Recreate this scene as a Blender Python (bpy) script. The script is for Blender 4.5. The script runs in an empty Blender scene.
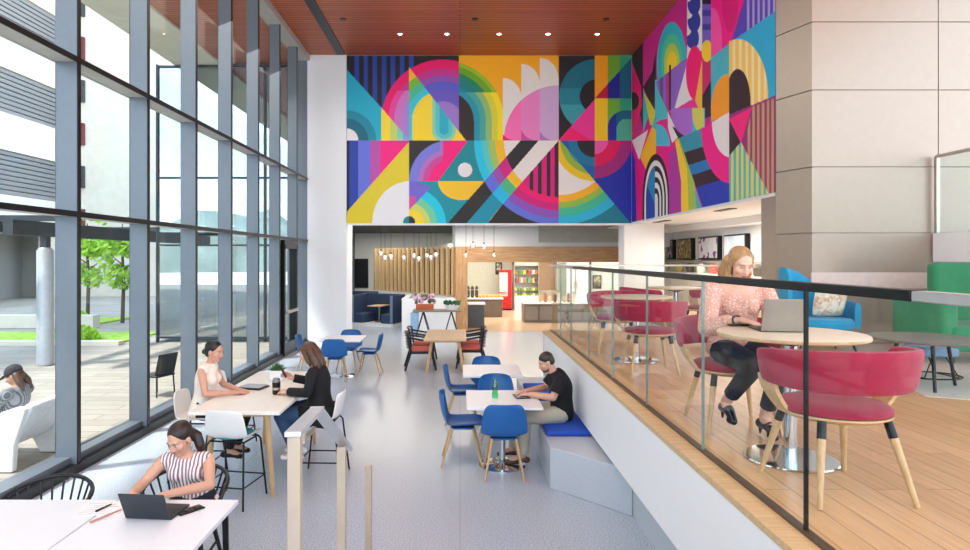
import bpy, bmesh, math, random
import numpy as np
from mathutils import Vector, Matrix

random.seed(7)
C = bpy.context.scene.collection
PI = math.pi
H = 2.3            # camera height above the lower floor
MZ = 1.125         # mezzanine floor level
F = 630.0          # focal length in pixels of the 970 wide frame

# ------------------------------------------------------------------ camera
cam_d = bpy.data.cameras.new('camera')
cam = bpy.data.objects.new('camera', cam_d); C.objects.link(cam)
cam.location = (0, 0, H); cam.rotation_euler = (PI/2, 0, 0)
cam_d.sensor_width = 36.0; cam_d.sensor_fit = 'HORIZONTAL'
cam_d.lens = F/970*36
cam_d.shift_x = 25/970; cam_d.shift_y = -17/970
cam_d.clip_start = 0.05; cam_d.clip_end = 600
bpy.context.scene.camera = cam

# ------------------------------------------------------------------ world, sun, lamps, exposure
sc = bpy.context.scene
w = bpy.data.worlds.new('sky'); sc.world = w; w.use_nodes = True
nt = w.node_tree; nt.nodes.clear()
out = nt.nodes.new('ShaderNodeOutputWorld'); bg = nt.nodes.new('ShaderNodeBackground')
tc = nt.nodes.new('ShaderNodeTexCoord'); sep = nt.nodes.new('ShaderNodeSeparateXYZ')
ramp = nt.nodes.new('ShaderNodeValToRGB')
nz = nt.nodes.new('ShaderNodeTexNoise'); nz.inputs['Scale'].default_value = 3.2; nz.inputs['Detail'].default_value = 6
mixc = nt.nodes.new('ShaderNodeMix'); mixc.data_type = 'RGBA'
r2 = nt.nodes.new('ShaderNodeValToRGB')
r2.color_ramp.elements[0].position = .45; r2.color_ramp.elements[1].position = .68
r2.color_ramp.elements[0].color = (0,0,0,1); r2.color_ramp.elements[1].color = (.85,.85,.85,1)
e = ramp.color_ramp.elements
e[0].position = 0.0; e[0].color = (.80,.86,.92,1)
e[1].position = 0.75; e[1].color = (.36,.58,.90,1)
ne = ramp.color_ramp.elements.new(.25); ne.color = (.62,.78,.95,1)
nt.links.new(tc.outputs['Generated'], sep.inputs[0]); nt.links.new(sep.outputs['Z'], ramp.inputs[0])
nt.links.new(tc.outputs['Generated'], nz.inputs['Vector']); nt.links.new(nz.outputs[0], r2.inputs[0])
nt.links.new(r2.outputs[0], mixc.inputs['Factor']); nt.links.new(ramp.outputs[0], mixc.inputs['A'])
mixc.inputs['B'].default_value = (.95,.96,.98,1)
nt.links.new(mixc.outputs['Result'], bg.inputs['Color']); nt.links.new(bg.outputs[0], out.inputs[0])
bg.inputs['Strength'].default_value = 2.4

def add_light(name, kind, loc, rot, energy, color=(1,1,1), size=None, size_y=None, angle=None, spot=None):
    d = bpy.data.lights.new(name, kind); d.energy = energy; d.color = color
    if kind == 'AREA':
        d.shape = 'RECTANGLE'; d.size = size; d.size_y = size_y or size
    if kind == 'SUN' and angle: d.angle = angle
    if kind in ('POINT', 'SPOT') and size: d.shadow_soft_size = size
    if spot: d.spot_size = spot; d.spot_blend = .6
    o = bpy.data.objects.new(name, d); o.location = loc; o.rotation_euler = rot; C.objects.link(o)
    return o
sun = add_light('sun', 'SUN', (-30, 5, 40), (math.radians(14), math.radians(-30), 0), 3.4, (1, .95, .88), angle=math.radians(3))
# unseen area lamps added to fill the hall, the raised terrace and the café
add_light('hall_wall_fill', 'AREA', (-2.0, 9, 7.5), (0, math.radians(-24), 0), 270, (1, .96, .90), 7, 12)  # added lamp, tilted to brighten the white terrace front
add_light('hall_front_fill', 'AREA', (1.0, 0.5, 7.6), (0, 0, 0), 130, (1, .96, .90), 8, 5)
add_light('terrace_fill', 'AREA', (5.6, 13, 3.0), (0, 0, 0), 80, (1, .93, .84), 1.2, 6)
add_light('cafe_fill', 'AREA', (-1.0, 18.3, 3.25), (0, 0, 0), 90, (1, .94, .86), 5, 2)
add_light('kitchen_fill', 'AREA', (3, 24.5, 2.9), (0, 0, 0), 260, (1, .90, .76), 7, 5)
add_light('booth_fill', 'AREA', (-2.8, 23, 3.25), (0, 0, 0), 60, (1, .95, .88), 2.5, 4)

vs = sc.view_settings
vs.view_transform = 'Standard'; vs.look = 'None'; vs.gamma = 1; vs.use_curve_mapping = False
vs.exposure = 0.84

# ------------------------------------------------------------------ helpers
def lin(c):
    def f(v):
        v /= 255.0
        return v/12.92 if v <= .04045 else ((v+.055)/1.055)**2.4
    return (f(c[0]), f(c[1]), f(c[2]))
MATS = {}
def pm(name, rgb, rough=.5, metal=0, var=.06, scale=12, bump=0, spec=.5, coat=0, sheen=0):
    """a procedural principled material; slight noise variation in tone"""
    if name in MATS: return MATS[name]
    m = bpy.data.materials.new(name); m.use_nodes = True
    n = m.node_tree; b = n.nodes['Principled BSDF']
    c = lin(rgb)
    b.inputs['Roughness'].default_value = rough; b.inputs['Metallic'].default_value = metal
    b.inputs['Specular IOR Level'].default_value = spec
    if coat: b.inputs['Coat Weight'].default_value = coat; b.inputs['Coat Roughness'].default_value = .08
    if sheen: b.inputs['Sheen Weight'].default_value = sheen
    t = n.nodes.new('ShaderNodeTexCoord'); z = n.nodes.new('ShaderNodeTexNoise')
    z.inputs['Scale'].default_value = scale; z.inputs['Detail'].default_value = 4
    n.links.new(t.outputs['Object'], z.inputs['Vector'])
    r = n.nodes.new('ShaderNodeValToRGB')
    r.color_ramp.elements[0].position = .3; r.color_ramp.elements[1].position = .7
    r.color_ramp.elements[0].color = tuple(max(0, v*(1-var)) for v in c)+(1,)
    r.color_ramp.elements[1].color = tuple(min(1, v*(1+var)) for v in c)+(1,)
    n.links.new(z.outputs[0], r.inputs[0]); n.links.new(r.outputs[0], b.inputs['Base Color'])
    if bump:
        bp = n.nodes.new('ShaderNodeBump'); bp.inputs['Strength'].default_value = bump; bp.inputs['Distance'].default_value = .004
        z2 = n.nodes.new('ShaderNodeTexNoise'); z2.inputs['Scale'].default_value = scale*14
        n.links.new(t.outputs['Object'], z2.inputs['Vector']); n.links.new(z2.outputs[0], bp.inputs['Height'])
        n.links.new(bp.outputs[0], b.inputs['Normal'])
    MATS[name] = m; return m
def wood(name, rgb, rgb2, rough=.4, stretch=(1, 14, 14), scale=3.0):
    if name in MATS: return MATS[name]
    m = bpy.data.materials.new(name); m.use_nodes = True
    n = m.node_tree; b = n.nodes['Principled BSDF']; b.inputs['Roughness'].default_value = rough
    t = n.nodes.new('ShaderNodeTexCoord'); mp = n.nodes.new('ShaderNodeMapping'); mp.inputs['Scale'].default_value = stretch
    z = n.nodes.new('ShaderNodeTexNoise'); z.inputs['Scale'].default_value = scale; z.inputs['Detail'].default_value = 6; z.inputs['Distortion'].default_value = .6
    r = n.nodes.new('ShaderNodeValToRGB'); r.color_ramp.elements[0].position = .3; r.color_ramp.elements[1].position = .72
    r.color_ramp.elements[0].color = lin(rgb2)+(1,); r.color_ramp.elements[1].color = lin(rgb)+(1,)
    n.links.new(t.outputs['Object'], mp.inputs[0]); n.links.new(mp.outputs[0], z.inputs['Vector'])
    n.links.new(z.outputs[0], r.inputs[0]); n.links.new(r.outputs[0], b.inputs['Base Color'])
    MATS[name] = m; return m
def glass(name, tint=(.93,.97,.96), refl=.08, edge=.6, rough=0.0):
    """clear sheet glass: lets light through and mirrors a little, more at grazing angles"""
    if name in MATS: return MATS[name]
    m = bpy.data.materials.new(name); m.use_nodes = True
    n = m.node_tree; n.nodes.clear()
    o = n.nodes.new('ShaderNodeOutputMaterial'); mx = n.nodes.new('ShaderNodeMixShader')
    tr = n.nodes.new('ShaderNodeBsdfTransparent'); tr.inputs[0].default_value = tint+(1,)
    gl = n.nodes.new('ShaderNodeBsdfGlossy'); gl.inputs['Roughness'].default_value = rough
    lw = n.nodes.new('ShaderNodeLayerWeight'); lw.inputs['Blend'].default_value = .5
    pw = n.nodes.new('ShaderNodeMath'); pw.operation = 'POWER'; pw.inputs[1].default_value = 4
    mr = n.nodes.new('ShaderNodeMapRange'); mr.inputs['To Min'].default_value = refl; mr.inputs['To Max'].default_value = edge
    n.links.new(lw.outputs['Facing'], pw.inputs[0]); n.links.new(pw.outputs[0], mr.inputs['Value']); n.links.new(mr.outputs[0], mx.inputs[0])
    n.links.new(tr.outputs[0], mx.inputs[1]); n.links.new(gl.outputs[0], mx.inputs[2]); n.links.new(mx.outputs[0], o.inputs[0])
    MATS[name] = m; return m
def emit(name, rgb, strength):
    if name in MATS: return MATS[name]
    m = bpy.data.materials.new(name); m.use_nodes = True
    b = m.node_tree.nodes['Principled BSDF']
    b.inputs['Base Color'].default_value = lin(rgb)+(1,)
    b.inputs['Emission Color'].default_value = lin(rgb)+(1,); b.inputs['Emission Strength'].default_value = strength
    MATS[name] = m; return m

class MB:
    """collects shapes into one bmesh and links them as ONE mesh object"""
    def __init__(s): s.bm = bmesh.new(); s.mi = 0
    def _f(s, vs_):
        try:
            f = s.bm.faces.new(vs_); f.material_index = s.mi; return f
        except ValueError: return None
    def box(s, c, d, rz=0, rx=0, ry=0, M=None):
        R = Matrix.Translation(c) @ Matrix.Rotation(rz,4,'Z') @ Matrix.Rotation(ry,4,'Y') @ Matrix.Rotation(rx,4,'X')
        if M is not None: R = M @ R
        v = [s.bm.verts.new(R @ Vector((x*d[0]/2, y*d[1]/2, z*d[2]/2))) for x in (-1,1) for y in (-1,1) for z in (-1,1)]
        for q in ((0,1,3,2),(4,6,7,5),(0,4,5,1),(2,3,7,6),(0,2,6,4),(1,5,7,3)): s._f([v[i] for i in q])
        return s
    def bx(s, x0,x1,y0,y1,z0,z1): return s.box(((x0+x1)/2,(y0+y1)/2,(z0+z1)/2),(x1-x0,y1-y0,z1-z0))
    def quad(s, *p): s._f([s.bm.verts.new(q) for q in p]); return s
    def cyl(s, p0, p1, r0, r1=None, n=14, cap=True):
        p0, p1 = Vector(p0), Vector(p1); r1 = r0 if r1 is None else r1
        d = (p1-p0).normalized(); a = d.orthogonal().normalized(); b = d.cross(a)
        A = [s.bm.verts.new(p0+(a*math.cos(2*PI*i/n)+b*math.sin(2*PI*i/n))*r0) for i in range(n)]
        B = [s.bm.verts.new(p1+(a*math.cos(2*PI*i/n)+b*math.sin(2*PI*i/n))*r1) for i in range(n)]
        for i in range(n): s._f([A[i],A[(i+1)%n],B[(i+1)%n],B[i]])
        if cap: s._f(A[::-1]); s._f(B)
        return s
    def tube(s, pts, r, n=10, closed=False):
        P = [Vector(p) for p in pts]; m = len(P); rings = []; up = None
        rr = r if isinstance(r, (list, tuple)) else [r]*m
        for i in range(m):
            if closed: t = (P[(i+1)%m]-P[i-1]).normalized()
            else: t = (P[min(i+1,m-1)]-P[max(i-1,0)]).normalized()
            if up is None: up = t.orthogonal().normalized()
            up = (up - t*up.dot(t)).normalized(); b = t.cross(up)
            rings.append([s.bm.verts.new(P[i]+(up*math.cos(2*PI*k/n)+b*math.sin(2*PI*k/n))*rr[i]) for k in range(n)])
        for i in range(m if closed else m-1):
            A, B = rings[i], rings[(i+1)%m]
            for k in range(n): s._f([A[k],A[(k+1)%n],B[(k+1)%n],B[k]])
        if not closed: s._f(rings[0][::-1]); s._f(rings[-1])
        return s
    def lathe(s, prof, c=(0,0,0), n=28, sx=1, sy=1):
        c = Vector(c); rings = []
        for r, z in prof:
            if r < 1e-5: rings.append([s.bm.verts.new(c+Vector((0,0,z)))])
            else: rings.append([s.bm.verts.new(c+Vector((r*sx*math.cos(2*PI*k/n), r*sy*math.sin(2*PI*k/n), z))) for k in range(n)])
        for A, B in zip(rings, rings[1:]):
            for k in range(n):
                a0,a1 = A[k%len(A)],A[(k+1)%len(A)]; b0,b1 = B[k%len(B)],B[(k+1)%len(B)]
                f = []
                for v in (a0,a1,b1,b0):
                    if v not in f: f.append(v)
                if len(f) > 2: s._f(f)
        if len(rings[0]) > 1: s._f(rings[0][::-1])
        if len(rings[-1]) > 1: s._f(rings[-1])
        return s
    def ball(s, c, r, n=14):
        if not isinstance(r, (tuple, list)): r = (r,r,r)
        m = n//2
        prof = [(math.sin(PI*i/m), -math.cos(PI*i/m)) for i in range(m+1)]
        c = Vector(c); rings = []
        for q, z in prof:
            if q < 1e-5: rings.append([s.bm.verts.new(c+Vector((0,0,z*r[2])))])
            else: rings.append([s.bm.verts.new(c+Vector((q*r[0]*math.cos(2*PI*k/n), q*r[1]*math.sin(2*PI*k/n), z*r[2]))) for k in range(n)])
        for A, B in zip(rings, rings[1:]):
            for k in range(n):
                f = []
                for v in (A[k%len(A)],A[(k+1)%len(A)],B[(k+1)%len(B)],B[k%len(B)]):
                    if v not in f: f.append(v)
                if len(f) > 2: s._f(f)
        return s
    def prism(s, poly, z0, z1):
        A = [s.bm.verts.new((x,y,z0)) for x,y in poly]; B = [s.bm.verts.new((x,y,z1)) for x,y in poly]; n = len(poly)
        for i in range(n): s._f([A[i],A[(i+1)%n],B[(i+1)%n],B[i]])
        s._f(A[::-1]); s._f(B); return s
    def prism_y(s, poly, y0, y1):       # poly in x,z
        A = [s.bm.verts.new((x,y0,z)) for x,z in poly]; B = [s.bm.verts.new((x,y1,z)) for x,z in poly]; n = len(poly)
        for i in range(n): s._f([A[i],A[(i+1)%n],B[(i+1)%n],B[i]])
        s._f(A[::-1]); s._f(B); return s
    def grid(s, rows, closed=False):
        V = [[s.bm.verts.new(p) for p in r] for r in rows]
        for A, B in zip(V, V[1:]):
            for k in range(len(A)-(0 if closed else 1)):
                s._f([A[k],A[(k+1)%len(A)],B[(k+1)%len(A)],B[k]])
        return s
    def build(s, name, mats, parent=None, bevel=0, smooth=None, sub=0, solid=0, seg=2, weld=False):
        if weld: bmesh.ops.remove_doubles(s.bm, verts=s.bm.verts, dist=1e-4)
        bmesh.ops.recalc_face_normals(s.bm, faces=s.bm.faces)
        me = bpy.data.meshes.new(name); s.bm.to_mesh(me); s.bm.free()
        for m in (mats if isinstance(mats, (list, tuple)) else [mats]): me.materials.append(m)
        o = bpy.data.objects.new(name, me); C.objects.link(o)
        if parent is not None: o.parent = parent
        if smooth is None: smooth = True
        if smooth:
            me.polygons.foreach_set('use_smooth', [True]*len(me.polygons))
            try: me.set_sharp_from_angle(angle=math.radians(38))
            except Exception: pass
        if solid:
            md = o.modifiers.new('solid', 'SOLIDIFY'); md.thickness = solid; md.offset = 0
        if bevel:
            md = o.modifiers.new('bevel', 'BEVEL'); md.width = bevel; md.segments = seg; md.limit_method = 'ANGLE'; md.angle_limit = math.radians(40)
        if sub:
            md = o.modifiers.new('sub', 'SUBSURF'); md.levels = sub; md.render_levels = sub
        return o

def tag(o, label, cat, group=None, kind=None):
    if label: o['label'] = label
    if cat: o['category'] = cat
    if group: o['group'] = group
    if kind: o['kind'] = kind
    return o
def thing(name, label, cat, loc=(0,0,0), rz=0, group=None):
    o = bpy.data.objects.new(name, None); C.objects.link(o); o.empty_display_size = .1
    o.location = loc; o.rotation_euler = (0,0,rz)
    return tag(o, label, cat, group)
def struct(name, mb, mats, **k):
    o = mb.build(name, mats, **k); o['kind'] = 'structure'; return o
def copy_tree(o, parent=None):
    c = o.copy(); C.objects.link(c)
    if parent is not None: c.parent = parent
    for ch in list(o.children): copy_tree(ch, c)
    return c
PROTO = {}
def place(maker, loc, rz, label, group=None):
    """first call builds the thing, later calls copy it with all its parts"""
    k = maker.__name__
    if k not in PROTO: PROTO[k] = o = maker()
    else: o = copy_tree(PROTO[k])
    o.location = loc; o.rotation_euler = (0,0,rz); o['label'] = label
    if group: o['group'] = group
    return o
def W(px, py, Y):       # the world point that stands at depth Y behind a photo pixel
    return Vector(((px-460)*Y/F, Y, H-(py-258)*Y/F))
# ------------------------------------------------------------------ materials of the building
M_white = pm('white_paint', (238,240,243), .55, var=.015)
M_whitewall = pm('white_wall_board', (250,251,253), .4, var=.01)
M_alum = pm('grey_aluminium', (114,123,133), .38, .35, var=.03)
M_black = pm('black_metal', (14,15,18), .35, .3)
M_blackwood = pm('black_stained_wood', (18,19,22), .38, var=.15)
M_steel = pm('brushed_steel', (185,178,165), .3, .85)
M_chrome = pm('chrome', (205,210,215), .08, 1)
M_oak = wood('pale_oak', (226,196,150), (204,168,118), .4)
M_oakleg = wood('oak_leg', (216,184,138), (190,152,104), .4, (14,14,1.5))
M_panel = pm('beige_grey_metal_panel', (174,160,145), .32, .25, var=.02)
M_blue = pm('blue_plastic', (28,98,166), .35, var=.04)
M_navy = pm('navy_upholstery', (46,64,94), .75, var=.1, bump=.2)
M_bluepad = pm('blue_pad_fabric', (32,82,190), .8, var=.06, bump=.3)
M_mag = pm('magenta_wool', (162,21,60), .85, var=.08, scale=30, bump=.4, sheen=.2)
M_whiteplastic = pm('white_plastic', (236,234,230), .35, var=.01)
M_tabletop = pm('white_laminate', (240,243,247), .28, var=.01)
M_dark = pm('dark_grey_panel', (58,60,64), .45)

def terrazzo():
    m = bpy.data.materials.new('polished_terrazzo'); m.use_nodes = True
    n = m.node_tree; b = n.nodes['Principled BSDF']; b.inputs['Roughness'].default_value = .22
    t = n.nodes.new('ShaderNodeTexCoord')
    v = n.nodes.new('ShaderNodeTexVoronoi'); v.inputs['Scale'].default_value = 55
    r = n.nodes.new('ShaderNodeValToRGB')
    z = n.nodes.new('ShaderNodeTexNoise'); z.inputs['Scale'].default_value = 90; z.inputs['Detail'].default_value = 3
    r.color_ramp.elements[0].position = .36; r.color_ramp.elements[0].color = lin((146,157,170))+(1,)
    r.color_ramp.elements[1].position = .62; r.color_ramp.elements[1].color = lin((200,210,222))+(1,)
    r.color_ramp.elements.new(.48).color = lin((180,191,204))+(1,)
    n.links.new(t.outputs['Object'], z.inputs['Vector']); n.links.new(z.outputs[0], r.inputs[0])
    # brass-free joints: a 2.4 m grid of hairlines
    br = n.nodes.new('ShaderNodeTexBrick'); br.offset = 0; br.inputs['Scale'].default_value = 1
    br.inputs['Brick Width'].default_value = 2.4; br.inputs['Row Height'].default_value = 2.4; br.inputs['Mortar Size'].default_value = .004
    br.inputs['Color1'].default_value = (1,1,1,1); br.inputs['Color2'].default_value = (1,1,1,1); br.inputs['Mortar'].default_value = (.75,.75,.77,1)
    mx = n.nodes.new('ShaderNodeMix'); mx.data_type = 'RGBA'; mx.blend_type = 'MULTIPLY'; mx.inputs['Factor'].default_value = 1
    n.links.new(t.outputs['Object'], br.inputs['Vector'])
    n.links.new(r.outputs[0], mx.inputs['A']); n.links.new(br.outputs[0], mx.inputs['B']); n.links.new(mx.outputs['Result'], b.inputs['Base Color'])
    return m
M_terrazzo = terrazzo()
def planks(name, c1, c2, gap, L, W_, rough, rot=0, mortar=.003):
    m = bpy.data.materials.new(name); m.use_nodes = True
    n = m.node_tree; b = n.nodes['Principled BSDF']; b.inputs['Roughness'].default_value = rough
    t = n.nodes.new('ShaderNodeTexCoord'); mp = n.nodes.new('ShaderNodeMapping'); mp.inputs['Rotation'].default_value = (0,0,rot)
    br = n.nodes.new('ShaderNodeTexBrick'); br.offset = .37; br.inputs['Scale'].default_value = 1
    br.inputs['Brick Width'].default_value = L; br.inputs['Row Height'].default_value = W_; br.inputs['Mortar Size'].default_value = mortar
    br.inputs['Color1'].default_value = lin(c1)+(1,); br.inputs['Color2'].default_value = lin(c2)+(1,); br.inputs['Mortar'].default_value = lin(gap)+(1,)
    mp2 = n.nodes.new('ShaderNodeMapping'); mp2.inputs['Scale'].default_value = (1.2, 16, 1)
    z = n.nodes.new('ShaderNodeTexNoise'); z.inputs['Scale'].default_value = 2.5; z.inputs['Detail'].default_value = 6
    r = n.nodes.new('ShaderNodeValToRGB'); r.color_ramp.elements[0].color = (.80,.78,.75,1); r.color_ramp.elements[1].color = (1.0,1.0,1.0,1)
    r.color_ramp.elements[0].position = .3; r.color_ramp.elements[1].position = .7
    mx = n.nodes.new('ShaderNodeMix'); mx.data_type = 'RGBA'; mx.blend_type = 'MULTIPLY'; mx.inputs['Factor'].default_value = 1
    n.links.new(t.outputs['Object'], mp.inputs[0]); n.links.new(mp.outputs[0], br.inputs['Vector'])
    n.links.new(mp.outputs[0], mp2.inputs[0]); n.links.new(mp2.outputs[0], z.inputs['Vector']); n.links.new(z.outputs[0], r.inputs[0])
    n.links.new(br.outputs[0], mx.inputs['A']); n.links.new(r.outputs[0], mx.inputs['B']); n.links.new(mx.outputs['Result'], b.inputs['Base Color'])
    return m
M_oakfloor = planks('oak_plank_floor', (228,186,136), (212,168,118), (160,118,78), 1.6, .14, .32, PI/2)
M_woodceil = planks('red_brown_slat_ceiling', (200,104,62), (182,90,52), (70,34,20), 40, .115, .45, 0, .010)
M_paver = planks('beige_paving', (184,176,164), (166,160,150), (128,122,114), 1.2, .3, .8, 0, .008)

# ------------------------------------------------------------------ the hall
FY0 = -5.0
struct('floor', MB().bx(-4.5, 9.5, FY0, 29.4, -.2, 0), M_terrazzo, smooth=False)
struct('floor_warm_reflection', MB().bx(-.1, 9.5, 19.6, 29.0, 0, .004), pm('painted_warm_light', (206,176,146), .22, var=.04), smooth=False)  # tan sheet over the terrazzo; warm reflected light put into its colour
struct('ceiling', MB().bx(-4.38, 9.5, FY0, 17.4, 7.78, 7.9), M_woodceil, smooth=False)
# dark linear slot in the ceiling, running towards the mural
struct('trim_1', MB().bx(-3.30, -3.08, FY0, 16.9, 7.755, 7.78), M_black, smooth=False)
# white pier at the end of the window wall
struct('wall_left_pier', MB().bx(-4.12, -3.065, 17.0, 17.9, 0, 7.78), M_white, smooth=False)
struct('trim_8', MB().bx(-4.40, -4.125, 16.99, 17.3, 0, 7.78), M_alum, smooth=False)
# bulkhead that carries the far mural
struct('wall_back', MB().bx(-3.06, 4.66, 17.05, 17.4, 3.2, 7.78), M_white, smooth=False)
struct('trim_2', MB().bx(-3.06, 4.62, 16.97, 17.05, 3.18, 3.235), M_white, smooth=False)
# terrace: bulkhead with the right mural, soffit and picture wall
struct('wall_right', MB().bx(4.66, 5.0, 9.33, 17.4, 3.27, 7.78), M_white, smooth=False)
struct('ceiling_terrace', MB().bx(4.66, 6.5, 9.33, 20.5, 3.22, 3.27).bx(6.3, 6.9, 9.33, 20.5, 3.06, 3.27), M_white, smooth=False)
struct('trim_3', MB().bx(4.95, 5.1, 11.6, 12.3, 3.205, 3.222).bx(4.95, 5.1, 15.2, 16.2, 3.205, 3.222), M_dark, smooth=False)
struct('wall_pictures', MB().bx(6.8, 6.95, 9.8, 20.5, MZ, 3.1), M_white, smooth=False)
struct('wall_terrace_end', MB().bx(5.2, 6.95, 20.4, 20.55, MZ, 3.27), pm('cream_wall', (226,216,192), .6), smooth=False)
struct('column', MB().bx(4.45, 5.53, 17.06, 17.7, 0, 3.27), M_whitewall, smooth=False)
# panelled grey volume: side towards the hall and front towards the camera
def panel_wall():
    b = MB()
    zs = [MZ, 2.645, 3.557, 4.62, 5.56, 6.5, 7.4, 7.78]
    g = .007
    b.prism([(4.89,8.73),(4.685,9.32),(4.685,9.8),(9.5,9.8),(9.5,8.73)], MZ, 7.78)
    xs = [4.86, 6.605, 8.3, 9.5]
    for z0, z1 in zip(zs, zs[1:]):
        for x0, x1 in zip(xs, xs[1:]):
            b.bx(x0+(g if x0 > 4.9 else 0), x1-g, 8.70, 8.735, z0+g, z1-g)
        b.prism([(4.86,8.70),(4.652,9.285),(4.70,9.31),(4.90,8.735)], z0+g, z1-g)
    return b
struct('wall_panelled', panel_wall(), M_panel, smooth=False)
struct('trim_4', MB().bx(4.84, 9.5, 8.67, 8.70, 1.88, 2.10), pm('pale_pinkish_strip', (224,206,196), .45), smooth=False)  # paler pinkish band across the panelled wall
# landing above right with white fascia and glass guard
struct('landing', MB().bx(6.50, 9.5, 1.0, 8.66, 2.25, 2.64), M_whitewall, smooth=False)
lg = thing('glass_guard', 'clear glass guard with steel top rail on the white upper landing', 'railing', (6.53, 5.0, 2.64))
MB().bx(-.012, .012, -3.9, 3.62, 0, 1.03).build('glass_panel', glass('guard_glass', (.90,.95,.94), .05, .5), lg, smooth=False)
MB().bx(-.02, .02, -3.9, 3.64, 1.03, 1.07).build('top_rail', M_steel, lg, bevel=.005)
MB().bx(-.025, .025, 3.60, 3.65, 0, 1.05).build('end_post', M_steel, lg, bevel=.004)

# raised terrace: floor slab, white front, wood nosing, recessed plinth
struct('floor_terrace', MB().bx(1.36, 9.5, FY0, 10.2, MZ-.25, MZ).bx(4.2, 9.5, 10.2, 20.5, MZ-.25, MZ), M_oakfloor, smooth=False)
struct('trim_5', MB().bx(1.335, 1.47, FY0, 10.22, MZ-.035, MZ+.006), M_oak, bevel=.004)
struct('wall_terrace_front', MB().bx(1.343, 1.50, FY0, 10.2, .50, MZ-.035).bx(1.343, 4.4, 10.05, 10.2, .0, MZ-.035), M_whitewall, smooth=False)
M_terrwall = pm('pale_terrazzo_plinth', (196,203,212), .35, var=.06, scale=80)
struct('baseboard_terrace', MB().bx(1.54, 1.62, FY0, 10.1, 0, .9), M_terrwall, smooth=False)
# stairs that come down from the camera's landing
st = MB()
for k in range(6): st.bx(-.5, 1.34, FY0 if k == 0 else 1.2+.42*(k-1), 1.2+.42*k, 0, MZ-k*MZ/6-.001)
struct('stairs', st, M_terrwall, smooth=False)

# ------------------------------------------------------------------ window wall
XI, XG = -4.10, -4.34            # inner faces of the mullions; plane of the glass
MY = [5.30+1.516*k for k in range(-6, 9)]
ZB, ZT = .16, 7.78
TR = [2.78, 4.44]
for i, y in enumerate(MY):
    b = MB(); b.bx(XG-.005, XI-.012, y-.055, y+.0, 0, ZT)
    b.mi = 1; b.bx(XI-.012, XI, y-.055, y+.0, 0, ZT)
    b.mi = 1; b.bx(XG-.02, XI-.012, y+.0, y+.006, 0, ZT)
    struct('mullion_%d' % (i+1), b, [M_alum, M_black], smooth=False)
b = MB()
for z in TR:
    b.mi = 0; b.bx(XG-.04, XI-.012, FY0, 16.98, z-.03, z+.02)
    b.mi = 1; b.bx(XI-.012, XI+.003, FY0, 16.98, z-.04, z+.02)
struct('transoms', b, [pm('pale_transom', (188,188,184), .5), M_black], smooth=False)
b = MB(); b.bx(XG-.06, XI-.08, FY0, 16.98, 0, ZB); b.mi = 1; b.bx(XI-.08, XI+.02, FY0, 16.98, 0, .09)
struct('window_sill', b, [M_alum, M_black], smooth=False)
struct('window_head', MB().bx(XG-.06, XI+.05, FY0, 16.98, 7.62, 7.78), pm('light_head', (176,170,164), .5), smooth=False)
Mg = glass('window_glass', (.95,.975,.975), .012, .22)
for i, (a, c) in enumerate(zip(MY, MY[1:])):
    g = MB(); lo = ZB
    for z in TR+[7.62]:
        g.bx(XG-.008, XG+.008, a+.005, c-.055, lo, z-.03); lo = z+.02
    struct('window_%d' % (i+1), g, Mg, smooth=False)
# black framed exit door in the last bay
dr = MB(); y0, y1 = 14.55, 15.75
for (a, c, z0, z1) in ((y0,y0+.10,.02,2.62),(y1-.10,y1,.02,2.62)): dr.bx(XI-.14, XI+.05, a, c, z0, z1)
dr.bx(XI-.14, XI+.05, y0, y1, 2.52, 2.72); dr.bx(XI-.12, XI+.03, y0, y1, .02, .30)
door = struct('door_1', dr, M_black, bevel=.004)
hb = MB().bx(XI+.05, XI+.10, y0+.12, y1-.12, 1.0, 1.07); hb.build('push_bar', M_steel, door, bevel=.006)

# ------------------------------------------------------------------ glass railing of the terrace
rl = thing('terrace_railing', 'glass railing with black flat handrail along the raised oak terrace', 'railing', (1.47, 5, MZ))
Mrg = glass('railing_glass', (.975,.988,.982), .012, .30)
Medge = pm('glass_edge', (120,142,134), .2)
edges = [926/(x-460) for x in (571, 589, 612.6, 647, 703, 806)]
ys = [10.15, 9.2]+edges[0:]+[1.55, .4, -.7]
ys = sorted(ys)
for a, c in zip(ys, ys[1:]):
    MB().bx(-.007, .007, a-5+.006, c-5-.006, .0, 1.04).build('glass_panel', Mrg, rl, smooth=False)
for y in ys[1:-1]: MB().bx(-.008, .008, y-5-(.006 if y < 3 else .0035), y-5+(.006 if y < 3 else .0035), .0, 1.04).build('panel_joint', M_black if y < 3 else Medge, rl, smooth=False)
MB().bx(-.03, .03, 2.02-5, 8.05-5, 1.035, 1.072).build('handrail', M_black, rl, bevel=.004)['label'] = 'black flat handrail'
for q0, q1 in ((-.9-5, 2.016-5), (8.054-5, 10.17-5)):
    MB().bx(-.028, .028, q0, q1, 1.036, 1.070).build('handrail', pm('rail_painted_reflection', (206,206,208), .25, .6), rl, bevel=.004)['label'] = 'handrail end coloured pale for reflected light'  # rail ends made pale, as light reflected on the rail
MB().bx(-.02, .02, -.9-5, 10.17-5, .004, .02).build('base_channel', pm('bronze_channel', (96,84,70), .4, .5), rl, smooth=False)
for x0, x1 in ((.0,1.1),(1.12,2.2),(2.22,2.9)):
    MB().bx(x0+.01, x1, 5.14, 5.154, 0, 1.04).build('glass_panel', Mrg, rl, smooth=False)
MB().bx(0, 2.9, 5.13, 5.165, 1.04, 1.068).build('end_rail', M_steel, rl, bevel=.003)

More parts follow.
